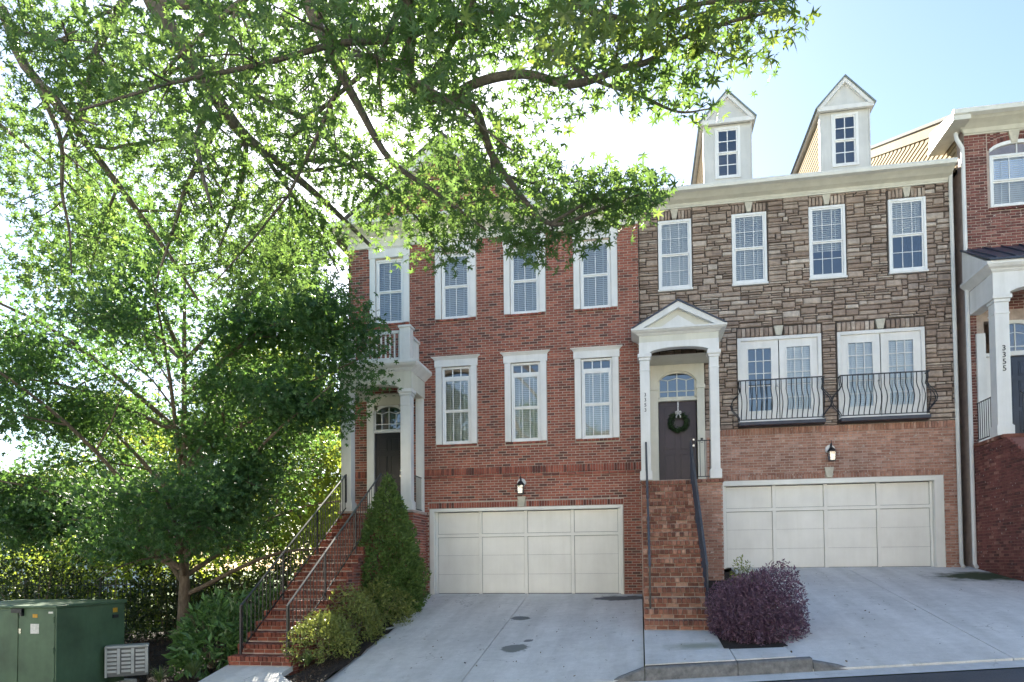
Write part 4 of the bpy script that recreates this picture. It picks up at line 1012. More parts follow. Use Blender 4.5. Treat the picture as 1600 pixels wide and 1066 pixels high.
panel_door(H3, 8.25, 9.2, 2.69, 4.75, D3 + .07, door_navy); fan_light(H3, 8.25, 9.2, 4.85, 5.1, 5.55, D3 + .03)
MB().box(8.05, 8.25, D3 + .04, D3 + .1, 2.69, 4.75).box(9.2, 9.3, D3 + .04, D3 + .1, 2.69, 4.75).build("side_panel", white, P3)
pb = MB().box(7.74, 10.3, 13.6, D3 - .01, -1.4, 2.6).build("porch_base", mortar_mid, P3)
top3 = lambda y: 2.62 if y > 16.75 else 2.62 - .64 * (16.75 - y)
sx = [r for r in course_rects(0, 4.6, -.9, 2.6, []) if r[3] <= top3(D3 - (r[0] + r[1]) / 2) + .02]
pb.data.clear_geometry(); mm = MB().prism([(13.6, -1.4), (D3 - .01, -1.4), (D3 - .01, 2.6), (16.75, 2.6), (13.6, .58)], 'x', 7.752, 10.3); pb.data.from_pydata([tuple(Vector(v) - Vector((9, 17.0, 2.69))) for v in mm.v], [], mm.f); pb.data.materials.clear(); pb.data.materials.append(paint('brick_cap', (.3, .13, .1), .9, .1, 8, .3)); pb.location = (0, 0, 0)
emit_pieces(sx, (7.735, D3, 0), (0, -1, 0), (-1, 0, 0), .05, "brick_maroon", pb, "brick")
emit_pieces(soldier_rects(0, 1.45, 0, .09, W=.09, proud=.02), (7.735, D3, 2.602), (0, -1, 0), (-1, 0, 0), .4, "brick_stair_tan", pb, "brick")
railing(P3, "guard_rail", (7.78, D3 - .15, 2.7), (7.78, yp + .35, 2.7), .92, 7, black_metal, black_metal, top=(.03, .02))
railing(P3, "stair_rail", (8.1, 16.8, 2.7), (8.1, 14.2, 1.1), .9, 14, black_metal, black_metal, top=(.03, .02))

# ================================================================== brick stairs
def stairs(name, label, X0, X1, Yb, Yt, zb, zt, N, matkey, side=None):
    """solid brick flight: every step a stretcher course under a rowlock nosing"""
    S = empty(name, ((X0 + X1) / 2, Yb, zb), label, "stairs", "brick front stairs")
    rise = (zt - zb) / N; tread = (Yt - Yb) / (N - 1); pr = [(Yt + .25, zb - .5), (Yt + .25, zt - .012)]
    for k in range(N - 1, -1, -1):
        y = Yb + k * tread; z = zb + (k + 1) * rise - .012; pr += [(y + .012, z), (y + .012, z - rise)]
    pr[-1] = (Yb + .012, zb - .5)
    MB().prism(pr, 'x', X0 + .01, X1 - .01).build("core", mortar_light if matkey == "brick_stair_tan" else mortar_mid, S)
    lo, hi = [], []
    for k in range(N):
        y = Yb + k * tread; z = zb + k * rise; h = rise * .4
        off = (k % 2) * .1
        r1 = [(max(0, a - off), b - off, c, d, -(y - Yb)) for a, b, c, d, e in course_rects(0, X1 - X0 + off, z + .004, z + h + .006, [], H=h - .008) if b - off > .03]
        r2 = [(a, b, c, d, -(y - Yb) + .036) for a, b, c, d, e in soldier_rects(0, X1 - X0, z + h, z + rise - .004, W=.075, J=.011)]
        lo += r1; hi += r2
    # each riser brick is set back with its own step, depth = tread
    O = Vector((X0, Yb, 0))
    allr = [(r, .1) for r in lo] + [(r, tread + .03) for r in hi]
    ms, mj = MT[matkey]; key = (matkey,)
    if key not in brick_meshes: brick_meshes[key] = fast_mesh("brick_shape", BV, BF, ms)
    def area(r): p = proj((X0 + r[0], Yb - r[4], r[2])); return (r[1] - r[0]) * (r[3] - r[2]) / p[2] ** 2
    order = sorted(range(len(allr)), key=lambda i: -area(allr[i][0])); singles = set(order[:300]); JV, JF, JT = [], [], []; q = 0
    for i, (r, dep) in enumerate(allr):
        base = Vector((X0 + r[0], Yb - r[4] + rnd.uniform(-.003, .003), r[2] + rnd.uniform(-.002, .002))); sc_ = (r[1] - r[0], dep, r[3] - r[2])
        if i in singles:
            o = bpy.data.objects.new("brick", brick_meshes[key]); o.location = base; o.scale = sc_; link(o, S)
        else:
            JV.append(BV * np.array(sc_) + np.array(base)); JF.append(BF + q * 12); JT += [rnd.random()] * len(BF); q += 1
    if JV: tag(link(bpy.data.objects.new("brickwork", fast_mesh("brickwork", np.concatenate(JV), np.concatenate(JF), mj, JT)), S), kind="stuff")
    if side:
        sp = MB().box(X1 - .02, X1 - .005, Yt, Yt + .24, zb - .4, zt - .02).build("side_wall", mortar_light, S)
        f = lambda v: (Yb + max(0, math.ceil((v + .03 - zb) / rise - 1)) * tread - Yb, Yt + .25 - Yb)
        emit_pieces(course_rects(0, Yt - Yb + .25, zb - .3, zt, [], spanf=f), (X1 + .006, Yb, 0), (0, 1, 0), (1, 0, 0), .03, side, sp, "brick", limit=200)
    sp = MB().box(X0 + .012, X0 + .03, Yt, Yt + .24, zb - .4, zt - .02).build("side_wall", mortar_light, S); E_ = Yt + .25
    f = lambda v: (0, E_ - Yb - max(0, math.ceil((v + .03 - zb) / rise - 1)) * tread)
    emit_pieces(course_rects(0, E_ - Yb, zb - .3, zt, [], spanf=f), (X0 - .002, E_, 0), (0, -1, 0), (-1, 0, 0), .03, side, sp, "brick", limit=0)
    return S, rise, tread
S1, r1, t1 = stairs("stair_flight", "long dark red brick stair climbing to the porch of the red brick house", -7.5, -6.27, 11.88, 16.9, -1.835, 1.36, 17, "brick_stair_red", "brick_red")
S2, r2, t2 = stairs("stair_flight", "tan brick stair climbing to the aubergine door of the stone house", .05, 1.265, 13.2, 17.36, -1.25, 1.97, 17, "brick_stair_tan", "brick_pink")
railing(S1, "handrail", (-7.36, 12.05, -1.64), (-7.36, 16.85, 1.4), .9, 34, black_metal, rail_grey, posts=(0, .33, .66, 1), r=.0115)
railing(S1, "handrail", (-6.42, 12.05, -1.64), (-6.42, 16.85, 1.4), .9, 34, black_metal, rail_grey, posts=(0, .33, .66, 1), r=.0115)
railing(S2, "handrail", (.165, 13.55, -1.0), (.165, 17.3, 1.98), .92, 26, black_metal, rail_grey, posts=(0, .5, 1), r=.007)
railing(S2, "handrail", (1.215, 13.55, -1.0), (1.215, 17.3, 1.98), .92, 30, navy_metal, rail_grey, posts=(0, .33, .66, 1), r=.009)
lantern(-3.02, D1, 1.79, "black lantern above the garage door of the red brick house")
lantern(4.64, D2, 2.44, "black lantern above the garage door of the stone house")

# wreath on the aubergine door
WX, WY, WZ = 1.0, D2 + .03, 3.58
wr = empty("wreath", (WX, WY, WZ - .3), "round green wreath with a silver bow on the aubergine door", "wreath")
MB().tube([(WX + .2 * math.cos(a), WY - .02, WZ + .2 * math.sin(a)) for a in np.linspace(0, 2 * math.pi, 25)], .045, 8).build("ring", wreath_leaf, wr)
MB().box(WX - .018, WX + .018, WY - .03, WY + .03, WZ + .22, 4.12).build("hanger", bow_m, wr)
m = MB()
for s in (-1, 1):
    m.tube([(WX, WY - .1, WZ + .22), (WX + s * .05, WY - .12, WZ + .265), (WX + s * .065, WY - .1, WZ + .26), (WX + s * .065, WY - .1, WZ + .2), (WX, WY - .1, WZ + .22)], [.01, .024, .02, .014, .01], 6)
    m.tube([(WX, WY - .1, WZ + .22), (WX + s * .05, WY - .1, WZ + .14), (WX + s * .05, WY - .09, WZ + .1)], [.01, .02, .016], 6)
m.build("bow", bow_m, wr)

# ================================================================== utility boxes
T = empty("transformer_box", (-10.1, 10.8, -2.0), "dark green metal transformer cabinet with yellow and white stickers", "transformer")
MB().box(-11.6, -9.4, 10.0, 11.55, -2.15, -.66).build("body", box_green, T, bevel=.012)
MB().prism([(9.96, -.66), (11.58, -.66), (11.58, -.6), (9.96, -.625)], 'x', -11.64, -9.37).build("lid", box_green, T, bevel=.01)
MB().box(-11.59, -10.12, 9.985, 9.999, -2.0, -.7).build("door", box_green, T, bevel=.004); MB().box(-10.1, -9.42, 9.985, 9.999, -2.0, -.7).build("door", box_green, T, bevel=.004)
MB().box(-10.22, -10.0, 9.95, 9.985, -.74, -.67).box(-10.04, -10.0, 9.93, 9.985, -.79, -.68).build("latch", black_metal, T)
MB().box(-9.83, -9.74, 9.979, 9.984, -.82, -.76).build("sticker", amber, T); MB().box(-9.87, -9.71, 9.979, 9.984, -1.08, -.92).build("sticker", paper, T); MB().box(-9.53, -9.45, 9.979, 9.984, -.75, -.72).build("sticker", paper, T)
MB().box(-9.398, -9.394, 11.25, 11.36, -.82, -.74).build("sticker", amber, T); MB().box(-9.398, -9.38, 11.24, 11.37, -.92, -.86).build("hasp", black_metal, T)
MB().box(-10.09, -10.05, 9.975, 9.985, -1.08, -1.0).build("padlock", brass, T)
MB().box(-11.8, -9.25, 9.85, 11.7, -2.3, -2.08).build('concrete_pad', kerb_m, T, bevel=.02)
for zz in (-.85, -1.35, -1.85): MB().tube([(-9.43, 9.975, zz - .05), (-9.43, 9.975, zz + .05)], .014, 8).build('hinge', box_green, T)
va, vb = Vector((-9.3, 10.95, 0)), Vector((-8.75, 11.35, 0)); vd = (vb - va).normalized(); vn = Vector((vd.y, -vd.x, 0))
vent_shade = paint('vent_recess_shade', (.14, .15, .155), .6, .1, 5)  # darker than the louvres: shade of the recess put into the colour
V = empty("vent_cover", (-9.0, 11.15, -1.9), "pale grey louvred vent box beside the green cabinet", "vent box")
def obox(m, s0, s1, d0, d1, z0, z1):
    L = (vb - va).length; b = len(m.v)
    for z in (z0, z1):
        for s, d in ((s0, d0), (s1, d0), (s1, d1), (s0, d1)): m.v.append(tuple(va + vd * (s * L) - vn * d + Vector((0, 0, z))))
    m.f += [[b + i for i in q] for q in ((3, 2, 1, 0), (4, 5, 6, 7), (0, 1, 5, 4), (1, 2, 6, 5), (2, 3, 7, 6), (3, 0, 4, 7))]; return m
obox(MB(), 0, 1, .03, .3, -1.95, -1.42).build("body", vent_shade, V, bevel=.015)
for p in range(3):
    s0 = .03 + p * .325; obox(MB(), s0 + .24, s0 + .31, 0, .03, -1.9, -1.45).build("mullion", grey_plastic, V)
    for q in range(6): obox(MB(), s0 + .02, s0 + .235, -.012, .028, -1.87 + q * .07, -1.828 + q * .07).build("louvre", grey_plastic, V)
obox(MB(), -.005, 1.005, -.015, .31, -1.44, -1.4).build("lid", grey_plastic, V, bevel=.008)
obox(MB(), -.005, .045, -.01, .03, -1.95, -1.441).build("mullion", grey_plastic, V)

# ================================================================== fence
fn = empty("picket_fence", (-13, 18.4, -1.8), "black metal picket fence behind the trees", "fence")
for z in (-1.6, -.55): MB().box(-21, -8.0, 18.38, 18.42, z, z + .035).build("rail", black_metal, fn)
for i in range(100):
    x = -20.9 + i * .13; MB().box(x - .009, x + .009, 18.39, 18.41, -1.85, -.38).build("picket", black_metal, fn)
for i in range(6): x = -20.9 + i * 2.55; MB().box(x - .03, x + .03, 18.37, 18.43, -1.9, -.3).build("post", black_metal, fn)

# ================================================================== far houses beyond the fence
def far_house(x0, x1, y, z0, ze, zr, label, hip=2.5):
    h = empty("far_house", ((x0 + x1) / 2, y, z0), label, "house", "houses far behind the trees")
    MB().box(x0, x1, y, y + 9, z0, ze).build("wall", far_white, h)
    m = MB(); a, b = x0 - .4, x1 + .4; m.poly([(a, y - .4, ze), (b, y - .4, ze), (b - hip, y + 4.5, zr), (a + hip, y + 4.5, zr)]); m.poly([(b, y - .4, ze), (b, y + 9.4, ze), (b - hip, y + 4.5, zr)]); m.poly([(a, y + 9.4, ze), (a, y - .4, ze), (a + hip, y + 4.5, zr)]); m.poly([(b, y + 9.4, ze), (a, y + 9.4, ze), (a + hip, y + 4.5, zr), (b - hip, y + 4.5, zr)])
    m.build("roof", far_roof, h)
    for i in range(3):
        xx = x0 + (x1 - x0) * (i + .5) / 3; w = MB().box(xx - .55, xx + .55, y - .06, y - .01, ze - 1.9, ze - .5).build("window", white, h); MB().box(xx - .47, xx + .47, y - .065, y - .061, ze - 1.82, ze - .58).build("pane", door_navy, w)
    return h
far_house(-84, -68, 70, -4, 8.3, 11.2, "pale far house with a wide grey roof behind the hedge", 3)
far_house(-67.5, -59, 76, -4, 7.6, 9.6, "smaller pale far house beside the wide roofed one", 2)

# ================================================================== foliage
def star(npts, inner, asp=1.0, droop=.18, stem=True):
    """lobed leaf, base at origin, tip at +y, length 1: centre + alternating tips and sinuses"""
    v = [(0, .42, .04)]; n = npts
    for i in range(n):
        a = -math.pi / 2 + math.pi * .09 + (2 * math.pi - math.pi * .18) * (i / (n - 1))
        tip = (i % 2 == 1) or i in (0, n - 1)
        if i in (0, n - 1): r = .4
        elif i % 2 == 1: r = [.52, .6, .62, .6, .52][min(4, int(5 * i / n))]
        else: r = inner
        v.append((r * math.cos(a) * asp, .42 + r * math.sin(a), -droop * (r / .6) ** 2 * (.35 if i % 2 == 0 else 1)))
    f = [(0, i, i + 1) for i in range(1, n)]
    return np.array(v), np.array(f)
OAK = star(13, .2, .95)
MAP = star(11, .27, 1.05)
def blade(w=.4, fold=.1):
    return np.array([(0, 0, 0), (w * .5, .4, fold), (0, 1, -.12), (-w * .5, .4, fold), (0, .45, -.02)]), np.array([(0, 1, 4), (1, 2, 4), (2, 3, 4), (3, 0, 4)])
ELL = blade(.42); NAR = blade(.26, .06); SIM = (np.array([(0, 0, 0), (.33, .45, .05), (0, 1, -.1), (-.33, .45, .05)]), np.array([(0, 1, 2), (0, 2, 3)]))

def leaf_mats(P, size, upb=.6, dirs=None, spread=1.0):
    """random rotation matrices: leaf axis roughly outward/down, face roughly up"""
    n = len(P)
    ax = rng.normal(size=(n, 3)) * spread
    ax[:, 2] -= .35
    if dirs is not None: ax += dirs
    ax /= np.linalg.norm(ax, axis=1)[:, None]
    nm = rng.normal(size=(n, 3)); nm[:, 2] += upb * 2; nm -= ax * (nm * ax).sum(1)[:, None]; nm /= np.linalg.norm(nm, axis=1)[:, None] + 1e-9
    sx = np.cross(ax, nm)
    s = size * rng.uniform(.5, 1.3, n)
    return np.stack([sx, ax, nm], 1) * s[:, None, None]
def leaves_mesh(name, P, tmpl, size, mat, upb=.6, dirs=None, tone=None, spread=1.0):
    TV, TF = tmpl; Mx = leaf_mats(P, size, upb, dirs, spread); n = len(P)
    V = (np.einsum('vk,nkj->nvj', TV, Mx) + P[:, None, :]).reshape(-1, 3)
    F = (TF[None] + (np.arange(n) * len(TV))[:, None, None]).reshape(-1, 3)
    t = rng.random(n) if tone is None else tone
    return fast_mesh(name, V, F, mat, np.repeat(t, len(TF)))
def add_leaves(parent, P, tmpl, size, mat, name="crown", **kw):
    o = bpy.data.objects.new(name, leaves_mesh(name, np.asarray(P), tmpl, size, mat, **kw)); link(o, parent); return o

def spline(pts, n):
    pts = [Vector(p) for p in pts]; out = []
    P = [pts[0] * 2 - pts[1]] + pts + [pts[-1] * 2 - pts[-2]]
    for i in range(1, len(P) - 2):
        for k in range(n):
            t = k / n; a, b, c, d = P[i - 1], P[i], P[i + 1], P[i + 2]
            out.append(.5 * ((2 * b) + (c - a) * t + (2 * a - 5 * b + 4 * c - d) * t * t + (3 * b - a - 3 * c + d) * t ** 3))
    out.append(pts[-1]); return out

def grow(m, path, r0, r1, depth, twigs, nchild=5, ln=(.5, .9), spread=.8, up=.1, ok=None):
    """limb mesh with recursive side branches; collects twig points"""
    n = len(path); rr = [r0 + (r1 - r0) * i / (n - 1) for i in range(n)]
    m.tube(path, rr, 7 if r0 > .04 else (5 if r0 > .012 else 3), cap=False)
    L = sum((path[i + 1] - path[i]).length for i in range(n - 1))
    if depth == 0:
        twigs.extend(path[1:]); return
    for k in range(nchild):
        t = .25 + .75 * (k + rnd.random() * .8) / nchild; i = min(n - 2, int(t * (n - 1)))
        d = (path[i + 1] - path[i]).normalized(); s = Vector((rnd.gauss(0, 1), rnd.gauss(0, 1), rnd.gauss(0, .7))); s -= d * s.dot(d); s.normalize()
        cd = (d * rnd.uniform(.35, .8) + s * spread + Vector((0, 0, up))).normalized()
        l = L * rnd.uniform(*ln) * (1.15 - .6 * t)
        p = [path[i]]; 
        for q in range(4):
            cd = (cd + Vector((rnd.gauss(0, .16), rnd.gauss(0, .16), rnd.gauss(0, .12) - .03))).normalized(); p.append(p[-1] + cd * l / 4)
        if ok is not None and not all(ok(q0.lerp(q1, u_)) for q0, q1 in zip(p[:-1], p[1:]) for u_ in (.33, .67, 1)): continue
        grow(m, p, rr[i] * .55, max(.003, rr[i] * .15), depth - 1, twigs, max(3, nchild - 1), ln, spread, up, ok)

def scatter(twigs, n, sd, flat=.6):
    T = np.array([tuple(t) for t in twigs]); idx = rng.integers(0, len(T), n); return T[idx] + rng.normal(size=(n, 3)) * np.array([sd, sd, sd * flat])

def in_poly(px, py, poly):
    c = np.zeros(len(px), bool); n = len(poly)
    for i in range(n):
        xa, ya = poly[i]; xb, yb = poly[i - 1]
        c ^= ((ya > py) != (yb > py)) & (px < (xb - xa) * (py - ya) / (yb - ya + 1e-9) + xa)
    return c
def project_np(P):
    d = P @ np.array(fwd); return 800 + 1100 * (P @ np.array(rt)) / d, 846.458 - 1100 * (P @ np.array(up)) / d, d
# natural outline of the hanging crown (its ragged lower and outer edge)
OUT_ = None
OUT = [(-900, -900), (-900, 520), (300, 520), (560, 425), (700, 425), (760, 378), (860, 425), (920, 405), (1010, 338), (1052, 285), (1000, 258), (900, 262), (868, 215), (930, 172), (1005, 168), (1060, 195), (1122, 192), (1142, 150), (1085, 100), (1160, 108), (1195, 142), (1232, 84), (1292, 40), (1292, -900)]
def oak_ok(p):
    q = proj(p)
    if q is None: return False
    return bool(in_poly(np.array([q[0]]), np.array([q[1]]), OUT)[0])
# --- overhanging oak: trunk stands left of the view, limbs reach over the drive
oak = empty("oak_tree", (-12.5, 4.5, -2.6), "big oak with star shaped leaves whose limbs hang over the driveway", "tree")
tw = []; tm = MB()
tm.tube(spline([(-12.5, 4.5, -2.9), (-12.4, 4.6, 1), (-12.0, 4.8, 5), (-11.2, 5.0, 9), (-10.0, 5.3, 12)], 5), [.42 - .2 * i / 20 for i in range(21)], 12)
tm.build("trunk", bark, oak, smooth=True)
lm = MB()
Q = lambda px, py, y: pix(px, py, y=y)
def limb(pts, r0, r1, depth, nchild, **kw): grow(lm, spline(pts, 5), r0, r1, depth, tw, nchild, ok=oak_ok, **kw)
MAIN = []
def keep_line(pts): MAIN.append([proj(p)[:2] for p in pts if proj(p)])
limb([(-11.6, 4.9, 7.5), (-8, 6.0, 8.6), Q(170, -120, 7.0), Q(240, 5, 7.2), Q(300, 95, 7.4), Q(350, 172, 7.6), Q(385, 215, 7.8), Q(440, 258, 8.1), Q(510, 318, 8.5), Q(580, 385, 8.9)], .15, .024, 2, 10, ln=(.16, .3))
limb([(-12.2, 4.7, 3.5), (-10, 5.6, 4.8), Q(-60, -10, 6.6), Q(40, 105, 6.9), Q(120, 205, 7.2), Q(200, 310, 7.6), Q(265, 400, 8.0), Q(310, 470, 8.4)], .09, .016, 2, 9, ln=(.18, .32))
limb([Q(62, 140, 7.0), Q(95, 220, 7.1), Q(97, 300, 7.2), Q(108, 360, 7.3), Q(112, 430, 7.4)], .035, .008, 1, 5, ln=(.25, .4))
limb([(-11.3, 5.0, 8.8), (-7, 5.2, 9.6), Q(400, -160, 5.8), Q(480, 5, 6.2), Q(520, 90, 6.4), Q(560, 165, 6.7), Q(610, 250, 7.0), Q(680, 300, 7.3), Q(760, 360, 7.6)], .09, .012, 2, 10, ln=(.18, .34))
limb([(-10.8, 5.1, 10), (-6, 4.9, 9.8), Q(560, -150, 5.4), Q(635, 5, 5.7), Q(640, 125, 5.9), Q(690, 155, 6.0), Q(740, 168, 6.1), Q(768, 240, 6.4), Q(806, 296, 6.7), Q(860, 350, 7.0), Q(930, 330, 7.2), Q(1010, 300, 7.3)], .085, .01, 2, 12, ln=(.15, .3))
limb([Q(700, 158, 6.0), Q(745, 130, 5.8), Q(818, 116, 5.6), Q(894, 132, 5.4), Q(969, 108, 5.2), Q(1016, 95, 5.1), Q(1060, 62, 5.0), Q(1120, 40, 4.9), Q(1200, 20, 4.8)], .045, .008, 2, 10, ln=(.12, .24))
limb([(-6, 4.9, 9.8), Q(760, -150, 5.0), Q(850, -40, 5.0), Q(930, 20, 5.0), Q(1010, 30, 5.0), Q(1100, 5, 4.9), Q(1230, 0, 4.7)], .05, .008, 2, 9, ln=(.14, .26))
limb([Q(840, 60, 5.2), Q(920, 120, 5.2), Q(1000, 150, 5.2), Q(1060, 175, 5.2), Q(1110, 170, 5.2)], .02, .005, 1, 7, ln=(.2, .35))
limb([Q(640, 60, 6.0), Q(700, 30, 5.8), Q(780, 20, 5.6), Q(860, 45, 5.5)], .03, .008, 2, 7, ln=(.2, .35))
limb([Q(300, 95, 7.4), Q(230, 130, 7.4), Q(160, 120, 7.5), Q(90, 60, 7.6)], .03, .008, 2, 7, ln=(.2, .35))
limb([Q(440, 258, 8.1), Q(520, 250, 8.0), Q(600, 290, 8.0), Q(660, 350, 8.1), Q(700, 400, 8.2)], .03, .006, 2, 7, ln=(.2, .32))
limb([Q(385, 215, 7.8), Q(360, 260, 7.8), Q(340, 330, 7.9), Q(345, 400, 8.0)], .022, .006, 2, 6, ln=(.2, .4))
limb([Q(860, 350, 7.0), Q(915, 318, 7.1), Q(970, 296, 7.2), Q(1030, 290, 7.3)], .02, .005, 2, 9, ln=(.3, .45))
lm.build("limb", bark, oak, smooth=True)
for L_ in ([(240, 0), (300, 95), (350, 172), (385, 215), (440, 258), (510, 318), (580, 385)], [(0, 60), (40, 105), (120, 205), (200, 310), (265, 400)], [(640, 60), (640, 125), (690, 155), (740, 168), (768, 240), (806, 296), (860, 350)], [(700, 158), (745, 130), (818, 116), (894, 132), (969, 108), (1016, 95), (1060, 62)], [(62, 140), (95, 220), (97, 300), (112, 430)], [(480, 5), (520, 90), (560, 165), (610, 250)]): MAIN.append(L_)
def near_limb(px, py, w):
    d = np.full(len(px), 1e9)
    for L_ in MAIN:
        for (xa, ya), (xb, yb) in zip(L_[:-1], L_[1:]):
            t = np.clip(((px - xa) * (xb - xa) + (py - ya) * (yb - ya)) / ((xb - xa) ** 2 + (yb - ya) ** 2), 0, 1)
            d = np.minimum(d, np.hypot(px - xa - t * (xb - xa), py - ya - t * (yb - ya)))
    return d < w
T_ = np.array([tuple(t) for t in tw]); a_, b_, c_ = project_np(T_)
ci = np.clip(((a_ + 900) / 60).astype(int), 0, 49); cj = np.clip(((b_ + 900) / 60).astype(int), 0, 49)
cnt = np.zeros((50, 50)); np.add.at(cnt, (ci, cj), 1); wt = 1 / cnt[ci, cj] ** .9; wt *= np.where((a_ > -60) & (a_ < 1500) & (b_ > -150), 1, .25); wt /= wt.sum()
P = T_[rng.choice(len(T_), 28000, p=wt)] + rng.normal(size=(28000, 3)) * np.array([.22, .22, .2])
px_, py_, d_ = project_np(P)
j = rng.normal(size=(2, len(P))) * 9
P = P[in_poly(px_ + j[0], py_ + j[1], OUT) & (d_ > 3)]
px_, py_, d_ = project_np(P)
P = P[(px_ < 640) | (py_ > 215) | (rng.random(len(P)) < np.interp(px_, [640, 760, 900, 1100], [1, .75, .5, .45]))]; px_, py_, d_ = project_np(P)
P = P[~(near_limb(px_, py_, 12) & (rng.random(len(P)) < .65))]; px_, py_, d_ = project_np(P)
inv = (px_ > 0) & (px_ < 1600) & (py_ > 0) & (py_ < 500)
# keep all that hang in view, thin the part of the crown that is out of view
P = P[inv | (rng.random(len(P)) < .5)]
px_, py_, d_ = project_np(P); inv = (px_ > 640) & (px_ < 1300) & (py_ > 4) & (py_ < 420)
order = np.argsort(np.where(inv, d_, 99)); single, rest = order[:300], order[300:]
add_leaves(oak, P[rest], OAK, .105, oak_leaf, upb=.35)
TVo, TFo = OAK; lme = fast_mesh("leaf", TVo, TFo, oak_leaf_single)
Mx = leaf_mats(P[single], .115, .35)
for k, i in enumerate(single):
    o = bpy.data.objects.new("leaf", lme)
    m3 = Mx[k]; s = float(np.linalg.norm(m3[0])); rot = Matrix([list(m3[0] / s), list(m3[1] / s), list(m3[2] / s)]).transposed()
    o.rotation_euler = rot.to_euler(); o.scale = (s, s, s); o.location = tuple(P[i]); link(o, oak)

# --- street maple between cabinet and stair
def tree(name, base, height, crown_r, label, cat, lmat, tmpl, lsize, nleaf, bmat=bark2, r0=.14, fork=.28, nl=7, group=None, squash=1.0, sd=.3, skew=(0, 0), depth=2, nchild=6, keep=None, upb=.7, low=0, extra=(), ok=None):
    t = empty(name, base, label, cat, group); B = Vector(base); twl = []; m = MB(); h = height
    tp = spline([B - Vector((0, 0, .15)), B + Vector((.03, .02, h * fork * .5)), B + Vector((.0, .05, h * fork)), B + Vector((skew[0] * .3, skew[1] * .3, h * .6)), B + Vector((skew[0] * .6, skew[1] * .6, h * .9))], 5)
    m.tube(tp, [r0 * (1.25 if i == 0 else 1) * (1 - .85 * i / (len(tp) - 1)) for i in range(len(tp))], 10); m.build("trunk", bmat, t, smooth=True)
    lm_ = MB()
    for k in range(nl):
        f = fork + (.62 - fork * .4) * (k / nl) ** 1.1; i = min(len(tp) - 2, int(f / .9 * (len(tp) - 1))); a = k * 2.4 + rnd.random() * .6
        rr = crown_r * (1.0 - .55 * max(0, f - .35)) * rnd.uniform(.8, 1.08); zt = h * (f + (rnd.uniform(-.05, .06) if k < low else rnd.uniform(.04, .2)) * (1.2 - f) * squash)
        e = B + Vector((math.cos(a) * rr + skew[0] * f, math.sin(a) * rr + skew[1] * f, min(zt, h * .97)))
        s = tp[i]; mid = s.lerp(e, .5) + Vector((0, 0, h * .05))
        grow(lm_, spline([s, mid, e], 5), r0 * .42, r0 * .06, depth, twl, nchild, ln=(.3, .5), spread=.75, up=.05, ok=ok)
    for e in extra:
        e = Vector(e); s = tp[min(range(len(tp)), key=lambda q: abs(tp[q].z - (e.z - (e - B).xy.length * .28)))]
        grow(lm_, spline([s, s.lerp(e, .5) + Vector((0, 0, h * .03)), e], 6), r0 * .38, r0 * .06, depth, twl, nchild + 1, ln=(.26, .42), spread=.75, up=.0, ok=ok)
    lm_.build("limb", bmat, t, smooth=True)
    P = scatter(twl, nleaf, sd, .55)
    if keep is not None: P = P[keep(P)]
    add_leaves(t, P, tmpl, lsize, lmat, upb=upb); return t
def not_over_house(P):
    px, py, d = project_np(P)
    lim = np.interp(py, [250, 420, 520, 560, 600, 640, 700, 760, 830, 880], [560, 575, 600, 612, 632, 600, 545, 530, 440, 400]) + rng.normal(size=len(P)) * 10
    return (px < lim) & (P[:, 2] > .1) & ~((P[:, 0] > -7.9) & (P[:, 1] > 16.4))
def clear_of_porch(p):
    q = proj(p)
    return q is None or q[0] < np.interp(q[1], [250, 420, 520, 560, 600, 640, 700, 760, 830, 880], [560, 570, 595, 605, 612, 580, 535, 520, 440, 400])
maple = tree("maple_tree", (-11.55, 16.25, -1.75), 11.6, 5.9, "street maple with a slim trunk standing before the picket fence", "tree", maple_leaf, MAP, .115, 88000, r0=.165, fork=.22, nl=16, low=5, sd=.4, extra=((-5.7, 14.2, 4.5), (-6.3, 13.9, 5.7), (-6.9, 14.0, 3.5), (-6.7, 14.2, 6.9), (-16.8, 14.8, 2.6), (-16, 14.3, 4.8), (-15.6, 14.8, 1.1), (-8.9, 14.6, 1.8)), ok=clear_of_porch, skew=(.6, -.8), keep=not_over_house)

# --- trees beyond the fence
def left_of_house(P): return P[:, 0] < -8.1 - np.clip((P[:, 1] - 30) * .0, 0, 3)
for base, h, r, lab, n in (((-12.5, 25.5, -2.2), 12.5, 4.2, "sunlit tree right behind the fence beside the red brick house", 20000), ((-18.5, 24.5, -2.2), 10.5, 4.4, "sunlit tree behind the fence above the dark hedge", 20000),
                     ((-16, 33, -2.6), 16, 6.0, "taller tree standing farthest behind the maple", 24000), ((-26, 29, -2.4), 8, 3.6, "loose tree behind the fence near the far houses", 8000)):
    tree("garden_tree", base, h, r, lab, "tree", back_leaf, SIM, .2, n, r0=.16, fork=.25, nl=8, sd=.42, group="trees behind the picket fence", keep=left_of_house)

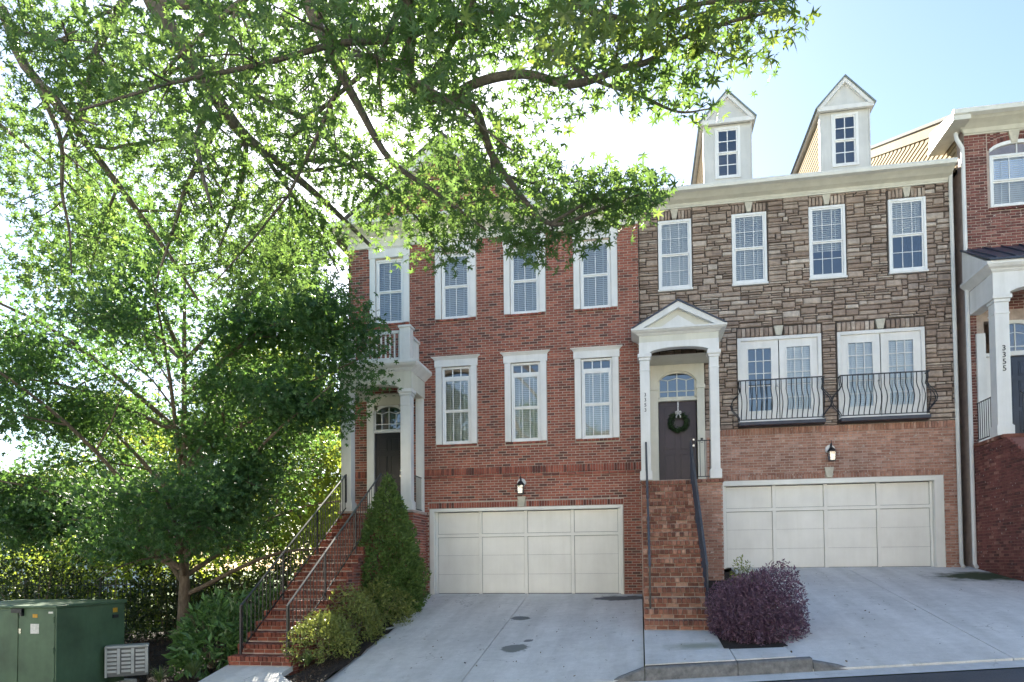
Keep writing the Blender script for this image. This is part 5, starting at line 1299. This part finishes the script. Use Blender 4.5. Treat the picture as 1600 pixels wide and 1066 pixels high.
# --- shrubs
def shrub(name, c, rad, label, lmat, tmpl, lsize, n, cat="shrub", group=None, shell=.55, stems=9, upb=.5, lumps=7, out=.9, shoots=0, cone=False):
    """leafy mass: leaves on many small shoots through an uneven ellipsoid volume, real stems inside"""
    t = empty(name, c, label, cat, group); c = np.array(c); rad = np.array(rad)
    zz = rng.uniform(-.12, 1, n); aa = rng.random(n) * 2 * math.pi; hr = (1 - np.abs(zz) ** 2.0) ** .5; d = np.stack([np.cos(aa) * hr, np.sin(aa) * hr, zz], 1)
    if cone:
        z = 1 - np.sqrt(rng.random(n)); a = rng.random(n) * 2 * math.pi
        prof = np.interp(z, [0, .12, .3, .55, .8, 1], [.72, .95, 1.0, .72, .36, .05])
        rr = prof * (shell + (1 - shell) * np.sqrt(rng.random(n))); d2 = np.stack([np.cos(a) * rr, np.sin(a) * rr, z * 2], 1)
        bump_ = 1 + .1 * np.sin(a * 4 + z * 8) + .1 * np.sin(a * 7 - z * 15) + .05 * np.sin(a * 13 + z * 31); d2[:, :2] *= bump_[:, None]
        P = c + d2 * np.array([rad[0], rad[1], rad[2]]); dirs = np.stack([np.cos(a), np.sin(a), np.full(n, 1.2)], 1) * out
    else:
        L = rng.normal(size=(lumps, 3)); L /= np.linalg.norm(L, axis=1)[:, None]; L[:, 2] = np.abs(L[:, 2])
        b = np.ones(n)
        for q in L: b += .2 * np.exp(-((d - q) ** 2).sum(1) * 5)
        r = shell + (1 - shell) * rng.random(n) ** .6
        P = c + d * rad * (b * r)[:, None]; dirs = d * out + np.array([0, 0, .35])
    if shoots:
        k_ = 14; sd_ = rng.normal(size=(shoots, 3)); sd_[:, 2] = np.abs(sd_[:, 2]) * .9 + .05; sd_ /= np.linalg.norm(sd_, axis=1)[:, None]
        u_ = np.linspace(.55, 1, k_)[None, :, None] * rng.uniform(1.0, 1.36, (shoots, 1, 1)); sp = c + sd_[:, None, :] * rad * u_
        sp[:, :, 2] -= (u_[:, :, 0] ** 3) * .1; sp += rng.normal(size=sp.shape) * .012
        P = np.concatenate([P, sp.reshape(-1, 3)]); dirs = np.concatenate([dirs, np.repeat(sd_ * out, k_, 0)])
    o = add_leaves(t, P, tmpl, lsize, lmat, name="foliage", upb=upb, dirs=dirs * 1.0, spread=.9)
    m = MB()
    for k in range(stems):
        a = rnd.random() * 6.28; q = rnd.uniform(.3, .8); e = Vector(c) + Vector((math.cos(a) * rad[0] * q, math.sin(a) * rad[1] * q, rad[2] * (.8 if not cone else .6)))
        b0 = Vector(c) + Vector((math.cos(a) * .08, math.sin(a) * .08, -.12)); m.tube([b0, b0.lerp(e, .5) + Vector((0, 0, .06)), e], [.018, .012, .005], 4)
    if cone: m.tube([Vector(c) - Vector((0, 0, .15)), Vector(c) + Vector((0, 0, rad[2] * .9))], [.06, .01], 6)
    m.build("stem", bark2, t); return t
gz = lambda x, y: ground_z(x, y) - .05
shrub("arborvitae", (-5.93, 16.0, -1.15), (.86, .8, 1.66), "tall cone shaped evergreen beside the garage of the red brick house", arbor_leaf, ELL, .095, 20000, cone=True, upb=.2, shell=.6)
for c, r, lab in (((-5.85, 15.2, -1.25), (.62, .75, .75), "yellow green clipped shrub nearest the cone evergreen"), ((-5.95, 13.95, -1.45), (.6, .8, .8), "yellow green clipped shrub midway along the driveway edge"), ((-6.0, 12.75, -1.65), (.55, .75, .72), "yellow green clipped shrub lowest beside the long stair")):
    shrub("azalea_shrub", c, r, lab, azalea_leaf, ELL, .078, 3000, group="shrubs between the long stair and driveway", lumps=10, shoots=90, out=.5)
shrub("laurel_shrub", (-8.35, 12.75, -1.9), (.72, .75, 1.2), "broad leaved glossy shrub left of the long brick stair", laurel_leaf, ELL, .19, 1700, lumps=9, shell=.35, upb=.4)
shrub("laurel_shrub", (-8.3, 14.3, -1.9), (.62, .7, 1.35), "broad leaved glossy shrub behind the railing of the long stair", laurel_leaf, ELL, .19, 1300, lumps=9, shell=.35, upb=.4)
shrub("loropetalum", (1.95, 12.75, -1.42), (.66, .9, 1.0), "round purple leaved shrub between tan steps and driveway", purple_leaf, ELL, .058, 21000, lumps=16, shell=.6, out=.5, shoots=420)
shrub("low_shrub", (2.0, 14.5, -1.0), (.3, .4, 1.05), "small green bush peeking out behind the purple shrub", azalea_leaf, ELL, .07, 900, lumps=5)
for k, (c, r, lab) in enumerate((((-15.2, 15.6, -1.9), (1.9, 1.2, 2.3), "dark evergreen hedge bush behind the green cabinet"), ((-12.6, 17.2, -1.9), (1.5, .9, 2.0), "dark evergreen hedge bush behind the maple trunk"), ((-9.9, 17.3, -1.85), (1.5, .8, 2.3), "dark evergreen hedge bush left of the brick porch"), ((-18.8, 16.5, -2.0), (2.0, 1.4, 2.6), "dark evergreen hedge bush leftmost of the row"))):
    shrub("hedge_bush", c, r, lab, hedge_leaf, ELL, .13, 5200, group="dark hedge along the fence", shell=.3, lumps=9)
for k, (c, r, lab) in enumerate((((-18.6, 21.0, -2.2), (2.4, 1.5, 2.9), "bright sunlit bush above the hedge behind the green cabinet"), ((-23.5, 22.0, -2.2), (2.6, 1.6, 3.2), "bright sunlit bush leftmost behind the fence"), ((-14.0, 21.0, -2.2), (2.2, 1.2, 2.3), "bright sunlit bush seen through the fence by the maple"), ((-10.6, 21.5, -2.2), (2.2, 1.3, 4.6), "bright sunlit bush beside the porch of the red brick house"))):
    shrub("sunlit_bush", c, r, lab, back_leaf, SIM, .2, 4200, group="sunlit bushes beyond the fence", shell=.3, lumps=9)
# liriope tufts
def tuft(c, s, n, label):
    t = empty("liriope_tuft", c, label, "plant", "striped grass tufts on the mulch"); V = []; F = []
    for k in range(n):
        a = rnd.random() * 6.28; l = s * rnd.uniform(.7, 1.15); lean = rnd.uniform(.25, 1.0); w = .008
        pts = []
        for q in range(5):
            u = q / 4; r_ = lean * l * u * (.5 + .5 * u); z = l * (u - .55 * lean * u * u); pts.append((c[0] + math.cos(a) * r_, c[1] + math.sin(a) * r_, c[2] + z, w * (1 - u * .85)))
        b = len(V); sx, sy = -math.sin(a), math.cos(a)
        for x, y, z, ww in pts: V += [(x + sx * ww, y + sy * ww, z), (x - sx * ww, y - sy * ww, z)]
        F += [(b + 2 * q, b + 2 * q + 1, b + 2 * q + 3, b + 2 * q + 2) for q in range(4)]
    link(bpy.data.objects.new("blades", fast_mesh("blades", np.array(V), np.array(F), lirio_leaf, np.repeat(rng.random(n), 4))), t)
tuft((-8.15, 10.85, -2.0), .34, 110, "striped grass tuft nearest the vent box"); tuft((-7.95, 11.5, -1.98), .36, 120, "striped grass tuft at the foot of the glossy shrub")
tuft((-6.0, 12.0, -1.85), .38, 140, "striped grass tuft between the long stair and driveway"); tuft((-9.9, 14.2, -1.9), .4, 110, "sparse grass tuft beneath the maple trunk")
# mulch chips
n = 20000; cx_ = rng.uniform(-13, -5.5, n); cy_ = rng.uniform(10.8, 17, n); keepm = ~((cx_ > -7.6) & (cx_ < -6.2))
CV = []; 
for x, y in zip(cx_[keepm], cy_[keepm]): CV.append((x, y, ground_z(x, y) - .03 + rnd.uniform(-.01, .02)))
o = bpy.data.objects.new("mulch_chips", leaves_mesh("mulch_chips", np.array(CV), NAR, .07, chip_m, upb=1.2)); link(o); tag(o, "loose dark mulch chips over the planting beds", kind="stuff")
n = 260; lx = rng.uniform(-5.3, 7.5, n); ly = 10.8 + 7.2 * rng.random(n); LV = []
for x, y in zip(lx, ly):
    if x < -.1: LV.append((x, y, d1_z(x, y) + .012))
    elif x > 2.4: LV.append((x, y, d2_z(x, y) + .012))
    elif y < 13: LV.append((x, y, walk_z(x, y) + .012))
litter_m = leaf_mat("dry_leaf", (.16, .1, .04), (.1, .07, .02), .2)
o = bpy.data.objects.new("leaf_litter", leaves_mesh("leaf_litter", np.array(LV), SIM, .05, litter_m, upb=3)); link(o); tag(o, "few dry leaves scattered over the concrete", kind="stuff")
# wreath needles
a = rng.random(900) * 2 * math.pi; rr = .2 + rng.normal(size=900) * .035
Pw = np.stack([WX + rr * np.cos(a), WY - .045 + rng.normal(size=900) * .02, WZ + rr * np.sin(a)], 1)
add_leaves(wr, Pw, NAR, .075, wreath_leaf, name="needles", upb=0, dirs=np.stack([np.cos(a) * .6 - np.sin(a), np.full(900, -.9), np.sin(a) * .6 + np.cos(a)], 1))
# --- townhouses and driveways added opposite to bounce sun onto the facades; mirrored in glass
tan_wall = paint("tan_render", (.6, .53, .43), .8, .06, .8); pale_wall = paint("pale_siding", (.68, .66, .6), .7, .05, .8)
def added_opposite_house(x0, x1, y, mat, label):
    z0 = z_gut((x0 + x1) / 2) + .5; h = empty("townhouse", ((x0 + x1) / 2, y, z0), label, "house", "added townhouses across the street")
    MB().box(x0, x1, y - 9, y, z0 - 1.2, z0 + 9.2).build("wall", mat, h)
    m = MB().prism([(y + .4, z0 + 9.2), (y - 4.5, z0 + 12), (y - 9.4, z0 + 9.2)], 'x', x0, x1); m.build("roof", shingle, h)
    g = MB().box(x0 + 1.2, x0 + 6.1, y + .01, y + .06, z0, z0 + 2.2).build("garage_door", garage_paint, h)
    for fl in (3.6, 6.6):
        for i in range(3):
            xx = x0 + 1.3 + i * 2.2; w = MB().box(xx - .1, xx + 1.1, y + .01, y + .07, z0 + fl - .1, z0 + fl + 1.8).build("window", white, h)
            MB().box(xx, xx + 1, y + .072, y + .08, z0 + fl, z0 + fl + 1.7).build("pane", door_navy, w)
    return h
for i in range(7):
    xa = -28 + i * 8
    added_opposite_house(xa, xa + 7.9, -17, [pale_wall, tan_wall][i % 2], "%s townhouse added unseen across the street, number %s of seven counted from the transformer side" % (["pale sided", "tan rendered"][i % 2], ["one", "two", "three", "four", "five", "six", "seven"][i]))
    dv = sheet("driveway", [xa + 1, xa + 3.6, xa + 6.3], [-16.95, -12, -8, -4.6], lambda x, y: z_gut(x) + .14 + (-4.6 - y) * .03, kerb_m); tag(dv, kind="structure")
# --- trees across the street: seen only as reflections in the glass
for base, h, r, lab in (((-4.3, -9, -2), 8, 3, "tree across the street mirrored in the fanlight"), ((3.7, -9, -1.6), 7, 2.8, "tree across the street mirrored in the french windows"), ((19.6, -9, -1.2), 8, 3, "tree across the street mirrored near the downspouts")):
    tree("street_tree", base, h, r, lab, "tree", back_leaf, SIM, .34, 3500, r0=.18, nl=7, sd=.5, group="trees across the street")
